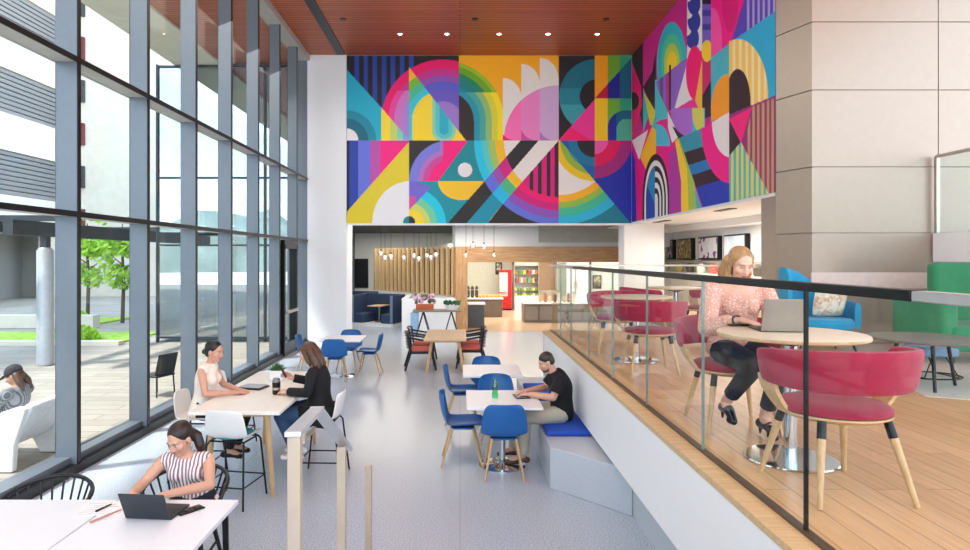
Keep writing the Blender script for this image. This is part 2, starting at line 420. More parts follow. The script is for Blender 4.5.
# ------------------------------------------------------------------ murals: painted walls
def srgb2lin(a):
    a = np.asarray(a, float)/255.0
    g_ = a.mean(-1, keepdims=True); a = np.clip(g_+(a-g_)*1.14, 0, 1)
    return np.where(a <= .04045, a/12.92, ((a+.055)/1.055)**2.4)
class Paint:
    def __init__(s, U, V, base):
        s.U, s.V = U, V; s.c = np.empty(U.shape+(3,)); s.c[:] = base
    def put(s, m, col): s.c[m] = col
    def x(s, a, b): return (s.U >= a) & (s.U < b)
    def y(s, a, b): return (s.V >= a) & (s.V < b)
    def r(s, cx, cy, ry=1.0): return np.hypot(s.U-cx, (s.V-cy)/ry)
    def side(s, x0, y0, x1, y1):     # True on the right-hand side walking from 0 to 1 in the picture (y down)
        return (x1-x0)*(s.V-y0)-(y1-y0)*(s.U-x0) > 0
    def poly(s, *p):
        m = np.zeros(s.U.shape, bool); n = len(p)
        for i in range(n):
            (xa, ya), (xb, yb) = p[i], p[(i+1)%n]
            if ya == yb: continue
            c = ((ya > s.V) != (yb > s.V)) & (s.U < (xb-xa)*(s.V-ya)/(yb-ya)+xa)
            m ^= c
        return m
    def bands(s, m, R, spec):        # spec: list of (radius, colour), outermost first
        for rad, col in spec: s.put(m & (R < rad), col)
    def ell(s, cx, cy, rx, ry): return ((s.U-cx)/rx)**2+((s.V-cy)/ry)**2 < 1

def far_mural(U, V):
    P = Paint(U, V, (250,176,24)); put, X, Y = P.put, P.x, P.y
    K = (32,27,32)
    # upper left: dark cell with blue bars
    put(X(0,459) & Y(0,140), K)
    for k in range(7): put(X(354.2+9.1*k, 358.8+9.1*k) & Y(0,140), (44,72,156))
    put(P.poly((340,62),(381,107),(381,140),(340,140)), (42,174,202))
    q = P.r(346,140); put((q < 30) & Y(100,140), (30,140,164)); put((q < 22) & Y(100,140), (20,106,130)); put((q < 12) & Y(100,140), (240,238,240))
    # the big arch, left half
    R = np.where(V < 121, P.r(443,121), np.abs(U-443))
    m = Y(0,140) & X(381,459) & (R < 62)
    P.bands(m, R, [(62,(228,8,112)),(53,(196,60,146)),(46,(150,90,182)),(40,(98,98,200)),(31,(112,98,196)),(20,(160,132,208))])
    m = Y(90,140) & X(381,409) & (R < 62)
    P.bands(m, R, [(62,(228,8,112)),(55,(226,80,165)),(49,(206,128,200)),(42,(176,140,214))])
    m = P.poly((381,107),(409,140),(381,140))
    put(m, (250,222,70)); put(m & X(390,397), (196,216,120)); put(m & X(397,403), (140,214,190)); put(m & X(403,410), (120,180,230))
    m = P.poly((409,67),(466,140.2),(409,140.2))
    put(m, (250,216,66))
    P.bands(m & X(409,432), R, [(62,(250,190,60)),(52,(120,186,66)),(45,(80,190,150)),(38,(70,200,214)),(31,(252,218,66))])
    cap = np.hypot(U-444, np.maximum(0, np.abs(V-114)-16))
    put(m & (cap < 12), (150,216,186)); put(m & (cap < 8.5), (96,202,206)); put(m & (cap < 4.5), (52,176,202))
    # arch, right half on amber
    m = Y(0,140) & X(459,525) & ~P.side(409,67,466,140.2) | (Y(0,140) & X(466,525))
    P.bands(m & (V < 100), R, [(61,(150,186,40)),(57,(108,164,34)),(51,(30,134,96)),(46,(8,126,130)),(38,(14,136,146)),(31,(48,36,40))])
    P.bands(m & (V >= 92), R, [(61,(252,226,44)),(55,(216,212,70)),(49,(150,190,120)),(43,(80,170,160)),(37,(30,150,170)),(31,(48,36,40))])
    # petals
    wh = (238,235,230)
    for cx, cy, x1 in ((503,98,521.5),(521.5,84,540),(540,78,559)):
        put(X(cx,x1) & ((P.ell(cx,cy,18.6,20.5) & (V < cy)) | Y(cy,140)), wh)
    put(X(503,559) & P.y(0,140) & False, wh)
    q = P.r(559,140); m = Y(80,140) & (q < 55)
    put(m & X(500,521.5), (250,128,190)); put(m & X(521.5,540), (236,146,204)); put(m & X(540,559), (212,182,222))
    for a, b, c in ((503,513,(222,24,112)),(521.5,534,(200,92,164)),(540,552,(178,132,196))):
        put(Y(125,140) & X(a,b) & ~P.ell(b+2,122,16,18), c)
    # teal C on black
    put(X(559,595) & Y(0,140), K)
    q = P.r(597,96); m = X(559,595) & Y(0,140)
    put(m & (q < 37.5), (18,108,128)); put(m & (q < 37.5) & (V > 88), (34,132,150)); put(m & (q < 37.5) & (V > 104), (64,160,172)); put(m & (q < 17), K)
    put(P.poly((595,99),(595,140),(559,140)), (234,66,156)); put(P.poly((571,127),(595,142),(559,141)), (242,4,116))
    put(X(595,608) & Y(0,98), (246,166,28)); put(X(608,620) & Y(0,98), (116,168,54)); put(X(620,634) & Y(0,98), (60,160,122))
    m = P.poly((634,55),(634,98),(595,98)); put(m & X(595,608), (190,16,62)); put(m & X(608,620), (30,34,144)); put(m & X(620,634), (4,96,124))
    put(X(595,608) & Y(98,140), (252,206,44)); put(X(608,634) & Y(98,140), (116,180,72)); put(X(620,634) & Y(98,110), (56,164,130))
    q = np.where(U < 622, P.r(626,128), np.abs(V-128)); q = np.where((V > 128), np.abs(U-626), q)
    m = X(608,634) & Y(108,140); put(m & (q < 18), (36,48,154)); put(m & (q < 18) & (U > 617) & (V < 124), (0,102,132)); put(m & (q < 9) | (m & (U > 621) & (V > 121)), (82,178,152))
    # ---------------- lower row
    L = Y(140,230)
    put(L & X(0,349), (24,28,74)); put(L & X(349,358), (46,72,164)); put(L & X(358,370), (112,124,218)); put(L & X(370,380), (190,92,176)); put(L & X(380,409), (240,42,142))
    put(P.poly((409.5,141),(409.5,226),(340,226),(340,219)), (224,206,62))
    put(L & X(340,409) & P.ell(410,223,38,42), (242,242,246))
    # right of it: grey corner, violet quarter, teal
    put(L & X(409,486) & (V < 181), (44,42,44))
    q = P.r(450,181); put(L & X(409,475) & (V < 181) & ((q < 41) | (U > 450)), (130,134,220))
    q2 = np.where(U > 450, np.abs(V-181)*0+0, q)
    put(L & X(409,475) & (V < 181) & (q < 32) | (L & X(440,475) & (V < 181)), (184,124,200)); put(L & X(417,475) & (V < 181) & ((q < 27) | (U > 446)), (208,82,160)); put(L & X(420,475) & (V < 181) & ((q < 21) | (U > 443)), (240,32,134))
    put(P.poly((468,140),(500,140),(500,181),(438,181)), (22,142,154))
    put(P.r(465,169.7) < 7.2, (240,236,240))
    put(L & X(409,490) & (V >= 181), (22,150,166))
    q = P.r(409,224); m = (V >= 181) & X(409,450)
    put(m & (q < 43) & ~P.side(409,210,432,186), (124,114,208)); put(m & (q < 30) & X(409,416) & (V > 196) & ~P.side(409,210,432,186), (206,96,172))
    low = P.side(409,210,432,186)
    P.bands(m & low, q, [(37,(42,206,232)),(28,(124,210,170)),(21,(214,220,116)),(15,(255,220,72))])
    put(P.r(409,222) < 6, (30,40,46)); put((P.r(409,222) < 6) & (U < 409), (4,132,146))
    put((V >= 181) & P.ell(461.5,181,23.5,19), (250,202,62))
    put(P.poly((484.6,181),(493,192.5),(465,225),(446,225)), (40,40,40))
    put(P.poly((493,192.5),(503,203.6),(486,225),(465,225)), (26,150,176))
    put(P.poly((503,203.6),(530,200),(560,226),(486,226)), (40,40,40))
    # big ring round (559,140)
    q = P.r(559,140); Lx = L & X(465,559)
    s1, s2, s3 = P.side(521,140,484.6,181), P.side(539,140,493,193), P.side(559,140,503,203.6)
    P.bands(Lx & s1, q, [(85,(50,200,230)),(77,(96,206,206)),(71,(168,202,112)),(64,(250,196,50)),(55,(240,238,236))])
    P.bands(Lx & ~s1 & s2, q, [(85,(110,122,224)),(74,(160,90,180)),(66,(204,40,140)),(55,(42,40,42))])
    P.bands(Lx & ~s2 & s3, q, [(85,(40,192,232)),(74,(84,190,140)),(64,(250,196,50)),(55,(240,238,236))])
    P.bands(Lx & ~s3, q, [(85,(110,126,220)),(78,(146,92,192)),(70,(204,32,132)),(63,(232,12,122)),(56,(214,26,132))])
    for a, b in ((530,533.4),(538,542),(547,550.5),(555,558.6)): put(Lx & ~s3 & (q < 57) & X(a,b), (42,36,42))
    # right cell of the lower row
    Lr = L & X(559,634); dg = P.side(559.5,139,632,224)
    put(Lr, (22,126,148))
    P.bands(Lr & dg, q, [(85,(50,186,222)),(76,(70,190,152)),(68,(150,192,82)),(62,(250,186,50)),(55,(240,238,236))])
    put(Lr & ~dg, (32,54,166))
    c = P.r(594.5,140)
    P.bands(Lr & dg & (U < 595), c, [(41,(232,202,44)),(34,(150,186,74)),(28,(70,160,140)),(22,(22,132,152))])
    P.bands(Lr & ~dg & (U < 595), c, [(41,(24,96,170)),(26,(18,120,160)),(16,(32,120,140))])
    put((c < 17) & L & (U < 595), (38,36,40))
    P.bands(Lr & (U >= 595) & ~dg, c, [(38,(160,48,128)),(26,(216,10,96)),(14,(236,104,178))])
    return P.c

def right_mural(U, V):
    P = Paint(U, V, (196,34,134)); put, X, Y = P.put, P.x, P.y; K = (48,33,44)
    put(P.poly((630,40),(643,30),(643,130),(630,62)), K)
    put(P.poly((632,62),(641,86),(642,106),(632,140)), (228,22,114)); put(P.ell(633,101,6,9), K)
    put(P.poly((643,30),(690,-30),(690,62),(656,100),(643,87)), (196,46,142))
    put(P.poly((643,87),(652,72),(656,50),(656,118)), K)
    put(P.poly((643,88),(650,112),(643,132)), (70,190,200)); put(P.poly((644,92),(656,112),(656,126),(650,125)), (214,206,70))
    # cyan arch
    e = np.hypot((U-672)/15, (V-66)/44); m = X(656,687) & (V < 82)
    P.bands(m, e, [(1,(40,188,206)),(.74,(84,200,166)),(.52,(190,212,90)),(.34,(246,220,64))])
    put(X(655,668) & Y(80,122), (84,200,214))
    m = P.poly((656,82),(687,57),(687,80),(674,112),(664,112)); put(m, (150,112,206)); put(m & X(660,663), (110,80,150)); put(m & X(666,669), (190,60,150)); put(X(669,671) & Y(65,110), K)
    put(P.poly((656,86),(668,112),(656,112)), (84,200,214)); put(P.poly((687,64),(688,88),(694,98),(674,110)), (240,236,240))
    # white column with blue leaves
    put(P.poly((687,-60),(702,-60),(702,50),(694,60),(687,66)), (240,236,240))
    for cx, cy in ((694,-28),(694,-12),(694,4),(694,21),(692.5,38)): put(P.ell(cx,cy,6.5,11) & X(687,702) & ~P.ell(cx-7,cy-9,6,7), (46,66,164))
    put(X(702,711) & (V < 60), (118,104,200))
    for y in (-44,-30,-16,-2,10,24): put(X(702,711) & Y(y,y+6), (58,64,160))
    put(X(702,711) & Y(-8,4), (20,22,60))
    put(P.ell(695,73,9,27) & (U < 702), (240,22,122)); put(P.ell(699,73,12,27) & (U >= 702), (204,42,116)); put(P.ell(707,51,5.5,11), (250,212,62))
    put(P.poly((692,118),(702,60),(702,112)), (240,190,80)); put(P.poly((702,96),(711,80),(711,116),(702,120)), K)
    put(P.poly((675,111),(694,98),(700,112),(690,114)), (228,60,160))
    # pink folds, violet stripes, cyan
    m = P.poly((711,-60),(750,-60),(744,0),(731,43),(711,58)); put(m, (236,30,142)); put(m & P.ell(713,42,9,34), (248,92,176)); put(m & P.ell(730,2,8,30), (214,20,124))
    m = P.poly((750,-60),(780,-60),(780,8),(731,42),(744,0)); put(m, (92,76,184))
    for k in range(6): put(m & X(747+5.2*k, 749.4+5.2*k), (176,166,222))
    put(P.poly((780,8),(780,100),(711,125),(711,58),(731,42)), (48,172,212)); put(P.poly((711,58),(729,45),(729,75),(713,108)), (84,184,200))
    put(P.ell(729,110,18,36) & (U < 729), (250,162,52))
    m = P.ell(738,95,30,56) & (U >= 729) & (V < 112); put(m, (246,206,112))
    for k in range(6): put(m & X(733+6.2*k, 735.6+6.2*k), (252,234,190))
    put(P.ell(738,102,12.5,33) & (U >= 729) & (V < 124), K)
    # ---- lower half
    put(P.poly((711,122),(774,96),(790,90),(790,240),(711,240)), (150,54,128))
    put(P.poly((632,140),(660,120),(680,116),(702,129),(702,240),(632,240)), (226,26,142))
    put(P.poly((632,141),(648,130),(639,160)), (240,236,240))
    put(P.poly((640,157),(652,127),(656,124),(656,156),(646,170)), (250,192,52))
    put(P.poly((652,127),(656,112),(656,130)), (70,190,200))
    put(P.ell(657,146,13,22) & (U > 656) & (V < 146), (82,192,222)); put(P.poly((668,112),(679,136),(672,143),(668,128)), (240,236,240))
    put(P.poly((672,126),(690,137),(704,129),(702,136),(680,142)), K)
    put(P.ell(691,112,20,25) & (V > 108) & (U < 705), (84,186,222)); put(P.ell(691,112,20,25) & (V > 108) & (U < 692), (178,120,216)); put(P.ell(700,110,8,22) & (V > 108) & (U < 704), (214,214,110))
    put(P.poly((632,150),(641,178),(641,240),(632,240)), (30,58,172)); put(P.poly((635,160),(643,182),(643,240),(637,240)), (226,22,124))
    # black and white arch
    e = np.where(V < 200, np.hypot((U-656)/13.5, (V-200)/46), np.abs(U-656)/13.5); m = V < 240
    for k, f in enumerate((1,.86,.74,.62,.50,.38,.26,.14)): put(m & (e < f), (30,24,30) if k % 2 == 0 else (238,236,238))
    put(m & (e < .72) & (U < 655), (40,140,190)); put(m & (e < .72) & P.poly((644,178),(655,205),(655,240),(644,240)), (30,70,170))
    m = P.poly((669,152),(678,146),(681,180),(681,240),(669,240)); put(m, (176,60,164))
    put(P.poly((675,141),(679,138),(712,240),(681,240),(681,180)), (60,184,196)); put(P.poly((675,141),(679,138),(694,178),(699,240),(681,240),(681,180)), (170,194,92)); put(P.poly((675,141),(678,139),(687,168),(690,240),(681,240),(681,180)), (248,208,60))
    m = P.poly((679,138),(704,127),(732,180),(732,240),(714,240)); put(m, (38,62,176))
    for y0, y1, c in ((128,149,(52,152,176)),(149,163,K),(163,174,(34,126,186)),(174,188,K)): put(m & P.poly((670,y0+8),(740,y0-14),(740,y1-14),(670,y1+8)), c)
    put(P.ell(730,126,29,57) & (U < 729) & P.side(690,136,729,112), (236,32,144)); put(P.ell(730,122,18,35) & (U < 729) & P.side(690,136,729,112), (240,236,238))
    put(P.ell(728,134,13,22) & (U >= 729) & P.side(700,130,760,106), K)
    put(P.poly((729,119),(752,107),(741,143)), (242,42,134))
    m = P.poly((729,156),(741,142),(776,206),(729,220)); put(m, (84,186,182))
    for k in range(8): put(m & X(731+5*k, 733.6+5*k), (228,216,132))
    m = P.poly((752,107),(790,92),(790,240),(776,206),(744,148)); put(m, (156,52,126))
    for k in range(6): put(m & X(747.5+4.8*k, 750+4.8*k), (192,164,112))
    return P.c

def mural_mesh(name, gx, gz, to3, to_px, fn):
    A, Z = np.meshgrid(gx, gz); U, V = to_px(A, Z); col = srgb2lin(fn(U, V))
    P3 = to3(A, Z).reshape(-1, 3); ny, nx = A.shape
    idx = np.arange(nx*ny).reshape(ny, nx)
    q = np.stack([idx[:-1,:-1], idx[:-1,1:], idx[1:,1:], idx[1:,:-1]], -1).reshape(-1, 4)
    me = bpy.data.meshes.new(name)
    me.vertices.add(len(P3)); me.vertices.foreach_set('co', P3.ravel().astype(np.float32))
    me.loops.add(q.size); me.loops.foreach_set('vertex_index', q.ravel().astype(np.int32))
    me.polygons.add(len(q)); me.polygons.foreach_set('loop_start', (np.arange(len(q))*4).astype(np.int32))
    me.update(calc_edges=True)
    at = me.color_attributes.new('paint', 'FLOAT_COLOR', 'POINT')
    rgba = np.ones((len(P3), 4), np.float32); rgba[:,:3] = col.reshape(-1, 3)
    at.data.foreach_set('color', rgba.ravel())
    m = bpy.data.materials.new(name+'_paint'); m.use_nodes = True
    n = m.node_tree; b = n.nodes['Principled BSDF']; b.inputs['Roughness'].default_value = .6
    va = n.nodes.new('ShaderNodeVertexColor'); va.layer_name = 'paint'; n.links.new(va.outputs[0], b.inputs['Base Color'])
    me.materials.append(m)
    o = bpy.data.objects.new(name, me); C.objects.link(o); return o
st3 = lambda x, y, z: np.stack([x+0*z, y+0*x, z+0*x], -1)
o = mural_mesh('mural', np.arange(-3.06, 4.641, .0125), np.arange(3.235, 7.78, .0125),
    lambda A, Z: np.stack([A, 0*A+17.04, Z], -1), lambda A, Z: (460+F*A/17.0, 258-(Z-H)*F/17.0), far_mural)
tag(o, 'wide colourful geometric mural of arches and rings facing the hall', 'mural')
o = mural_mesh('mural', np.arange(9.28, 17.04, .0125), np.arange(3.27, 7.78, .0125),
    lambda A, Z: np.stack([0*A+4.645, A, Z], -1), lambda A, Z: (460+F*4.645/A, 258-(Z-H)*F/A), right_mural)
tag(o, 'colourful geometric mural on the side wall above the terrace, beside the grey panels', 'mural')

# recessed downlights in the wood ceiling
def dl(px, py, lit, label):
    Y = (7.76-H)*F/(258-py); x = (px-460)*Y/F
    t = thing('downlight', label, 'ceiling light', (x, Y, 7.78), 0, 'downlights in the wood ceiling')
    MB().lathe([(.05,-.012),(.075,-.012),(.075,0),(.05,0)], n=16).build('trim_ring', M_black if not lit else M_steel, t)
    MB().lathe([(0,-.016),(.045,-.014),(.05,-.010),(.05,-.002),(0,-.002)], n=16).build('lens', emit('lamp_lens', (255,244,224), 14) if lit else M_dark, t)
for k, px in enumerate((400,447,499,548,597)):
    dl(px, 34.5, True, 'lit recessed downlight in the wood ceiling, %s from the left of the lit row' % ('first','second','third','fourth','fifth')[k])
for k, (px, py, lab) in enumerate(((343,20,'left'),(475,20,'middle'),(606,20,'right'))):
    dl(px, py, False, 'small dark ceiling fitting in the row nearer the camera, %s one' % lab)
# ------------------------------------------------------------------ outdoors beyond the window wall
M_concrete = pm('pale_precast_concrete', (226,218,202), .8, var=.05, scale=3)
M_louvre = pm('grey_louvre', (150,150,152), .55, var=.04)
struct('ground_plaza', MB().bx(-60, -4.45, -20, 90, -.2, -.012), M_paver, smooth=False)
M_grass = pm('bright_lawn', (170,204,76), .9, var=.25, scale=5, bump=.8)
struct('ground_lawn', MB().bx(-40, -9.2, 16.9, 19.4, -.05, .03).bx(-40, -12.5, 21.2, 24, -.05, .05), M_grass, smooth=False)
struct('ground_kerb', MB().bx(-40, -9.0, 16.6, 16.9, -.05, .10).bx(-40, -12, 20.6, 21.0, 0, .42), M_concrete, smooth=False)
# canopy over the terrace outside: wooden soffit with a cream edge
struct('canopy', MB().bx(-6.55, -4.40, -6, 40, 7.66, 7.95), M_woodceil, smooth=False)
struct('canopy_edge', MB().bx(-7.85, -6.55, -6, 40, 7.60, 7.95), M_concrete, smooth=False)
# glazed wing at the far end under the canopy
Mwg = glass('wing_glass', (.55,.70,.72), .42, .85)
b = MB(); b.bx(-8.3, -4.42, 17.30, 17.32, .1, 7.6); b.bx(-8.3, -8.28, 17.3, 34, .1, 7.6)
struct('wing_glazing', b, Mwg, smooth=False)
b = MB()
for x in (-8.3, -7.6, -6.5, -5.35, -4.5): b.bx(x-.025, x+.025, 17.24, 17.36, 0, 7.6)
for z in (.12, 2.65, 4.50, 7.55): b.bx(-8.3, -4.45, 17.25, 17.35, z-.025, z+.025)
for k in range(1, 9): b.bx(-8.34, -8.26, 17.3+2*k-.025, 17.3+2*k+.025, 0, 7.6)
for z in (.12, 2.65, 4.50): b.bx(-8.33, -8.27, 17.3, 34, z-.025, z+.025)
struct('wing_frame', b, pm('dark_frame', (48,58,62), .4, .3), smooth=False)
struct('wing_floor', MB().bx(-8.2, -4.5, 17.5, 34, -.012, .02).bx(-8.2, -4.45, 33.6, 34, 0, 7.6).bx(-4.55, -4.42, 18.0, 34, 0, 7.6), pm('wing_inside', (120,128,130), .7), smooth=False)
# parking structure along the plaza with louvre bands
g = thing('parking_building', 'pale concrete parking building with grey louvre bands beyond the plaza', 'building', (-23.5, 25, 0))
for k in range(5):
    z = 4.2+4.2*k
    MB().bx(-2, .2, -38, 12, z-.55, z+1.35).build('spandrel', M_concrete, g, smooth=False)
    b = MB()
    for j in range(9): b.box((.02, -13, z+1.5+j*.255), (.12, 50, .17), ry=.5)
    b.build('louvre_band', M_louvre, g, smooth=False)
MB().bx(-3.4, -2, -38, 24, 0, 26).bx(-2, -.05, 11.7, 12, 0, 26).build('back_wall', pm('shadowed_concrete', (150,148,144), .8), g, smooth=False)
for k in range(7): MB().bx(-.6, 0, -37+8*k, -36.3+8*k, 0, 3.7).build('ground_column', M_concrete, g, smooth=False)
t = thing('stair_tower', 'plain cream concrete tower with small dark openings at the corner', 'building', (-21, 40, 0))
MB().bx(-1.5, 4.2, -2.5, 3, 0, 30).build('wall', M_concrete, t, smooth=False)
for k in range(7):
    z = 3.9+2.55*k
    MB().bx(-2.35, -1.3, -2.72, -2.4, z, z+1.3).build('opening', M_dark if k % 2 else pm('dark_red', (110,52,48), .6), t, smooth=False)
MB().bx(-2.4, -1.49, -2.6, 2, 0, 30).build('corner_strip', pm('cream_edge', (216,206,190), .8), t, smooth=False)
struct('far_building', MB().bx(-70, -30, 64, 70, 0, 9).bx(-16, -8.5, 60, 66, 0, 6), M_concrete, smooth=False)
# wooded hills around
def ridge(name, pts, h, seed):
    rng = np.random.default_rng(seed); rows = [[], [], []]
    for x, y in pts:
        hh = h*(.75+.5*rng.random())
        rows[0].append((x, y, -2)); rows[1].append((x*.99, y*.99, hh*.55)); rows[2].append((x*1.05, y*1.05, hh))
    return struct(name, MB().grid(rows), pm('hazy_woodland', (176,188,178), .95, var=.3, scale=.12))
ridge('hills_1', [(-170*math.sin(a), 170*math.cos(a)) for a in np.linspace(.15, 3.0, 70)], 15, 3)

# light grey round column and dark pergola beams
o = thing('canopy_column', 'round pale grey column under dark beams on the plaza', 'column', (-8.95, 13.6, 0))
MB().lathe([(.165,0),(.165,2.45),(.12,2.52),(.0,2.54)], n=24).build('shaft', pm('pale_grey_metal', (186,190,194), .4, .2), o)
MB().bx(-.07, .07, -.07, .07, 2.5, 2.76).build('bracket', M_dark, o, smooth=False)
o = thing('pergola', 'dark steel pergola beams spanning over the plaza outside', 'pergola', (-8.9, 20, 2.76))
for dx, dz in ((0,0),(-1.1,.1)):
    MB().bx(dx-.1, dx+.1, -7.6, 12, dz, dz+.30).build('beam', M_dark, o, smooth=False)
for k in range(4): MB().bx(-1.9, .6, -7+5*k-.06, -7+5*k+.06, .30, .42).build('cross_beam', M_dark, o, smooth=False)

M_leaf = pm('spring_leaf', (168,208,70), .6, var=.35, scale=2)
M_leaf2 = pm('olive_leaf', (140,150,84), .7, var=.3, scale=2)
M_bark = pm('bark', (96,84,70), .9)
def tree(x, y, h, r, mat, label, seed):
    rng = np.random.default_rng(seed)
    t = thing('tree', label, 'tree', (x, y, 0))
    b = MB(); b.tube([(0,0,0),(.03,.02,h*.4),(-.02,0,h*.75),(0,0,h*.95)], [.07,.06,.04,.015], 8)
    for k in range(9):
        a = 2.4*k; z = h*(.32+.06*k); q = r*(.75-.05*k)
        b.tube([(0,0,z),(q*.5*math.cos(a), q*.5*math.sin(a), z+.18),(q*math.cos(a), q*math.sin(a), z+.42)], [.028,.018,.007], 6)
    b.build('trunk', M_bark, t)
    b = MB()
    for k in range(1500):
        u = rng.normal(size=3); u /= np.linalg.norm(u); q = rng.random()**.45
        p = Vector((u[0]*r*q, u[1]*r*q, h*.66+u[2]*h*.36*q))
        layer = math.sin(p.z*5+p.x*2)
        if layer < -.35: continue
        s = .07+.07*rng.random(); n = Vector(rng.normal(size=3)).normalized(); a = n.orthogonal().normalized(); c = n.cross(a)
        b._f([b.bm.verts.new(p+a*s), b.bm.verts.new(p+c*s*.6), b.bm.verts.new(p-a*s), b.bm.verts.new(p-c*s*.6)])
    b.build('foliage', mat, t, smooth=False)
tree(-13.6, 23.0, 3.75, .95, M_leaf, 'bright green young tree on the lawn, left of the pair', 1)
tree(-12.0, 22.4, 3.7, .8, M_leaf, 'bright green young tree on the lawn, right of the pair', 2)
tree(-20.2, 25.6, 3.4, 1.1, M_leaf2, 'olive brown tree behind the round grey column', 3)
def shrub(x, y, r, h, label, seed, mat):
    rng = np.random.default_rng(seed); b = MB()
    for k in range(420):
        u = rng.normal(size=3); u /= np.linalg.norm(u)
        p = Vector((x+u[0]*r, y+u[1]*r*.6, .03+abs(u[2])*h)); s = .05+.05*rng.random()
        n = Vector(rng.normal(size=3)).normalized(); a = n.orthogonal().normalized(); c = n.cross(a)
        b._f([b.bm.verts.new(p+a*s), b.bm.verts.new(p+c*s*.7), b.bm.verts.new(p-a*s), b.bm.verts.new(p-c*s*.7)])
    b.ball((x, y, h*.4), (r*.85, r*.5, h*.5), 10)
    tag(b.build('shrub', mat, smooth=False), label, 'shrub')
shrub(-19.5, 22.6, 1.5, .75, 'dark low shrub bed at the foot of the parking building', 5, pm('dark_leaf', (70,92,52), .8, var=.3))
shrub(-10.6, 17.6, .5, .35, 'small green clump on the lawn beside the glazed wing', 6, M_leaf)
shrub(-13.4, 21.9, .5, .45, 'small green clump under the pair of young trees', 7, M_leaf)

# ------------------------------------------------------------------ café behind the far mural
M_portal = wood('knotty_wood', (206,164,118), (172,124,80), .5, (10,10,1.2), 2.0)
M_portalh = wood('knotty_wood_across', (206,164,118), (172,124,80), .5, (1.2,10,10), 2.0)
struct('wall_cafe_bulkhead', MB().bx(-.15, 9.5, 20.05, 20.5, 2.65, 3.34), M_white, smooth=False)
struct('trim_6', MB().bx(2.5, 5.2, 19.95, 20.06, 2.80, 3.0).bx(2.5, 5.2, 19.85, 20.06, 2.98, 3.36), pm('grey_bulkhead_shade', (176,176,168), .6), smooth=False)  # shaded right part of the white bulkhead, put in as grey
struct('trim_portal', MB().bx(-.14, .24, 19.85, 20.55, 0, 2.66), M_portal, smooth=False)
struct('trim_portal_head', MB().bx(.24, 5.6, 19.85, 20.55, 2.17, 2.66), M_portalh, smooth=False)
struct('ceiling_cafe', MB().bx(-6, 9.5, 17.4, 20.45, 3.34, 3.4).bx(-6, -.2, 20.45, 29.4, 3.34, 3.4), pm('dark_open_ceiling', (70,74,76), .8), smooth=False)
struct('wall_cafe_left', MB().bx(-5.6, -5.5, 17.9, 27, 0, 4.05).bx(-5.6, -.2, 26.5, 26.7, 0, 4.05), pm('white_perforated_wall', (232,232,228), .6, var=.05, scale=40), smooth=False)
struct('wall_kitchen', MB().bx(-.2, 9.5, 29.0, 29.2, 0, 4.05).bx(-.25, -.1, 20.5, 29, 0, 4.05), pm('pale_green_white_wall', (216,222,212), .6), smooth=False)
struct('ceiling_kitchen', MB().bx(-.1, 9.5, 20.5, 29, 2.95, 3.0), M_white, smooth=False)
# diagonal low wall that carries the timber fins
A0, B0 = Vector((-.16, 20.2)), Vector((-3.35, 24.6)); D = (B0-A0).normalized(); L = (B0-A0).length; ang = math.atan2(D.y, D.x)
struct('wall_low_diagonal', MB().box(((A0.x+B0.x)/2, (A0.y+B0.y)/2+.05, .52), (L, .16, 1.04), rz=ang), M_white, smooth=False)
struct('wall_low', MB().bx(-1.82, -.14, 19.7, 19.86, 0, 1.03).bx(-1.82,-1.66,19.86,22.0,0,1.03), M_white, smooth=False)
struct('wall_behind_fins', MB().box(((A0.x+B0.x)/2+.35, (A0.y+B0.y)/2+.35, 1.83), (L, .06, 1.58), rz=ang), pm('dark_brown_backing', (84,58,34), .7), smooth=False)
sl = thing('timber_fin_screen', 'screen of upright pale timber fins on the low white café wall', 'screen', (A0.x, A0.y, 1.06), ang)
for k in range(18):
    q = .10+k*(L-.2)/17
    MB().box((q, 0, .80), (.105, .10, 1.60)).build('fin', M_oak, sl, bevel=.004)
# dark screen on the far white wall
t = thing('wall_screen', 'dark wall screen beyond the booths beside the white pier', 'screen', (-4.3, 26.4, 1.66))
MB().bx(-.42, .42, .0, .06, -.58, .58).build('screen_panel', pm('dark_screen', (22,24,32), .15), t, bevel=.005)
MB().bx(-.45, .45, .02, .08, -.61, .61).build('frame', M_black, t, bevel=.005)
# booths
def booth():
    r = thing('dining_booth', 'x', 'booth')
    MB().bx(-.98, .98, -.5, .55, 0, .12).build('plinth', M_white, r, smooth=False)
    for s in (-1, 1):
        MB().box((s*.66, 0, .30), (.5, .98, .34)).build('seat', M_navy, r, bevel=.03)
        MB().box((s*.93, 0, .66), (.10, 1.0, 1.06)).build('back_panel', M_navy, r, bevel=.02)
        MB().box((s*.93, -.52, .66), (.12, .03, 1.06)).build('end_panel', pm('blue_grey_side', (112,132,158), .6), r, bevel=.005)
    MB().bx(-.98, .98, .5, .58, .1, 1.2).build('rear_panel', M_navy, r, bevel=.01)
    return r
def booth_table():
    r = thing('booth_table', 'x', 'table')
    MB().box((0, .05, .73), (.62, .85, .035)).build('tabletop', M_oak, r, bevel=.008)
    MB().cyl((0,.1,.13),(0,.1,.72), .04).build('pedestal', M_steel, r)
    MB().lathe([(.2,0),(.2,.01),(.04,.02)], (0,.1,.12)).build('foot', M_steel, r)
    return r
for (x, y), lb in (((-2.80, 21.55),'nearer'),((-3.95, 23.3),'farther')):
    z = place(booth, (x, y, 0), math.radians(-22), '%s navy dining booth on a white plinth along the diagonal wall' % lb, 'navy dining booths').scale = (.80, .85, .88)
    place(booth_table, (x, y, 0), math.radians(-22), 'small wooden table inside the %s navy booth' % lb, 'booth tables').scale = (.80, .85, .92)

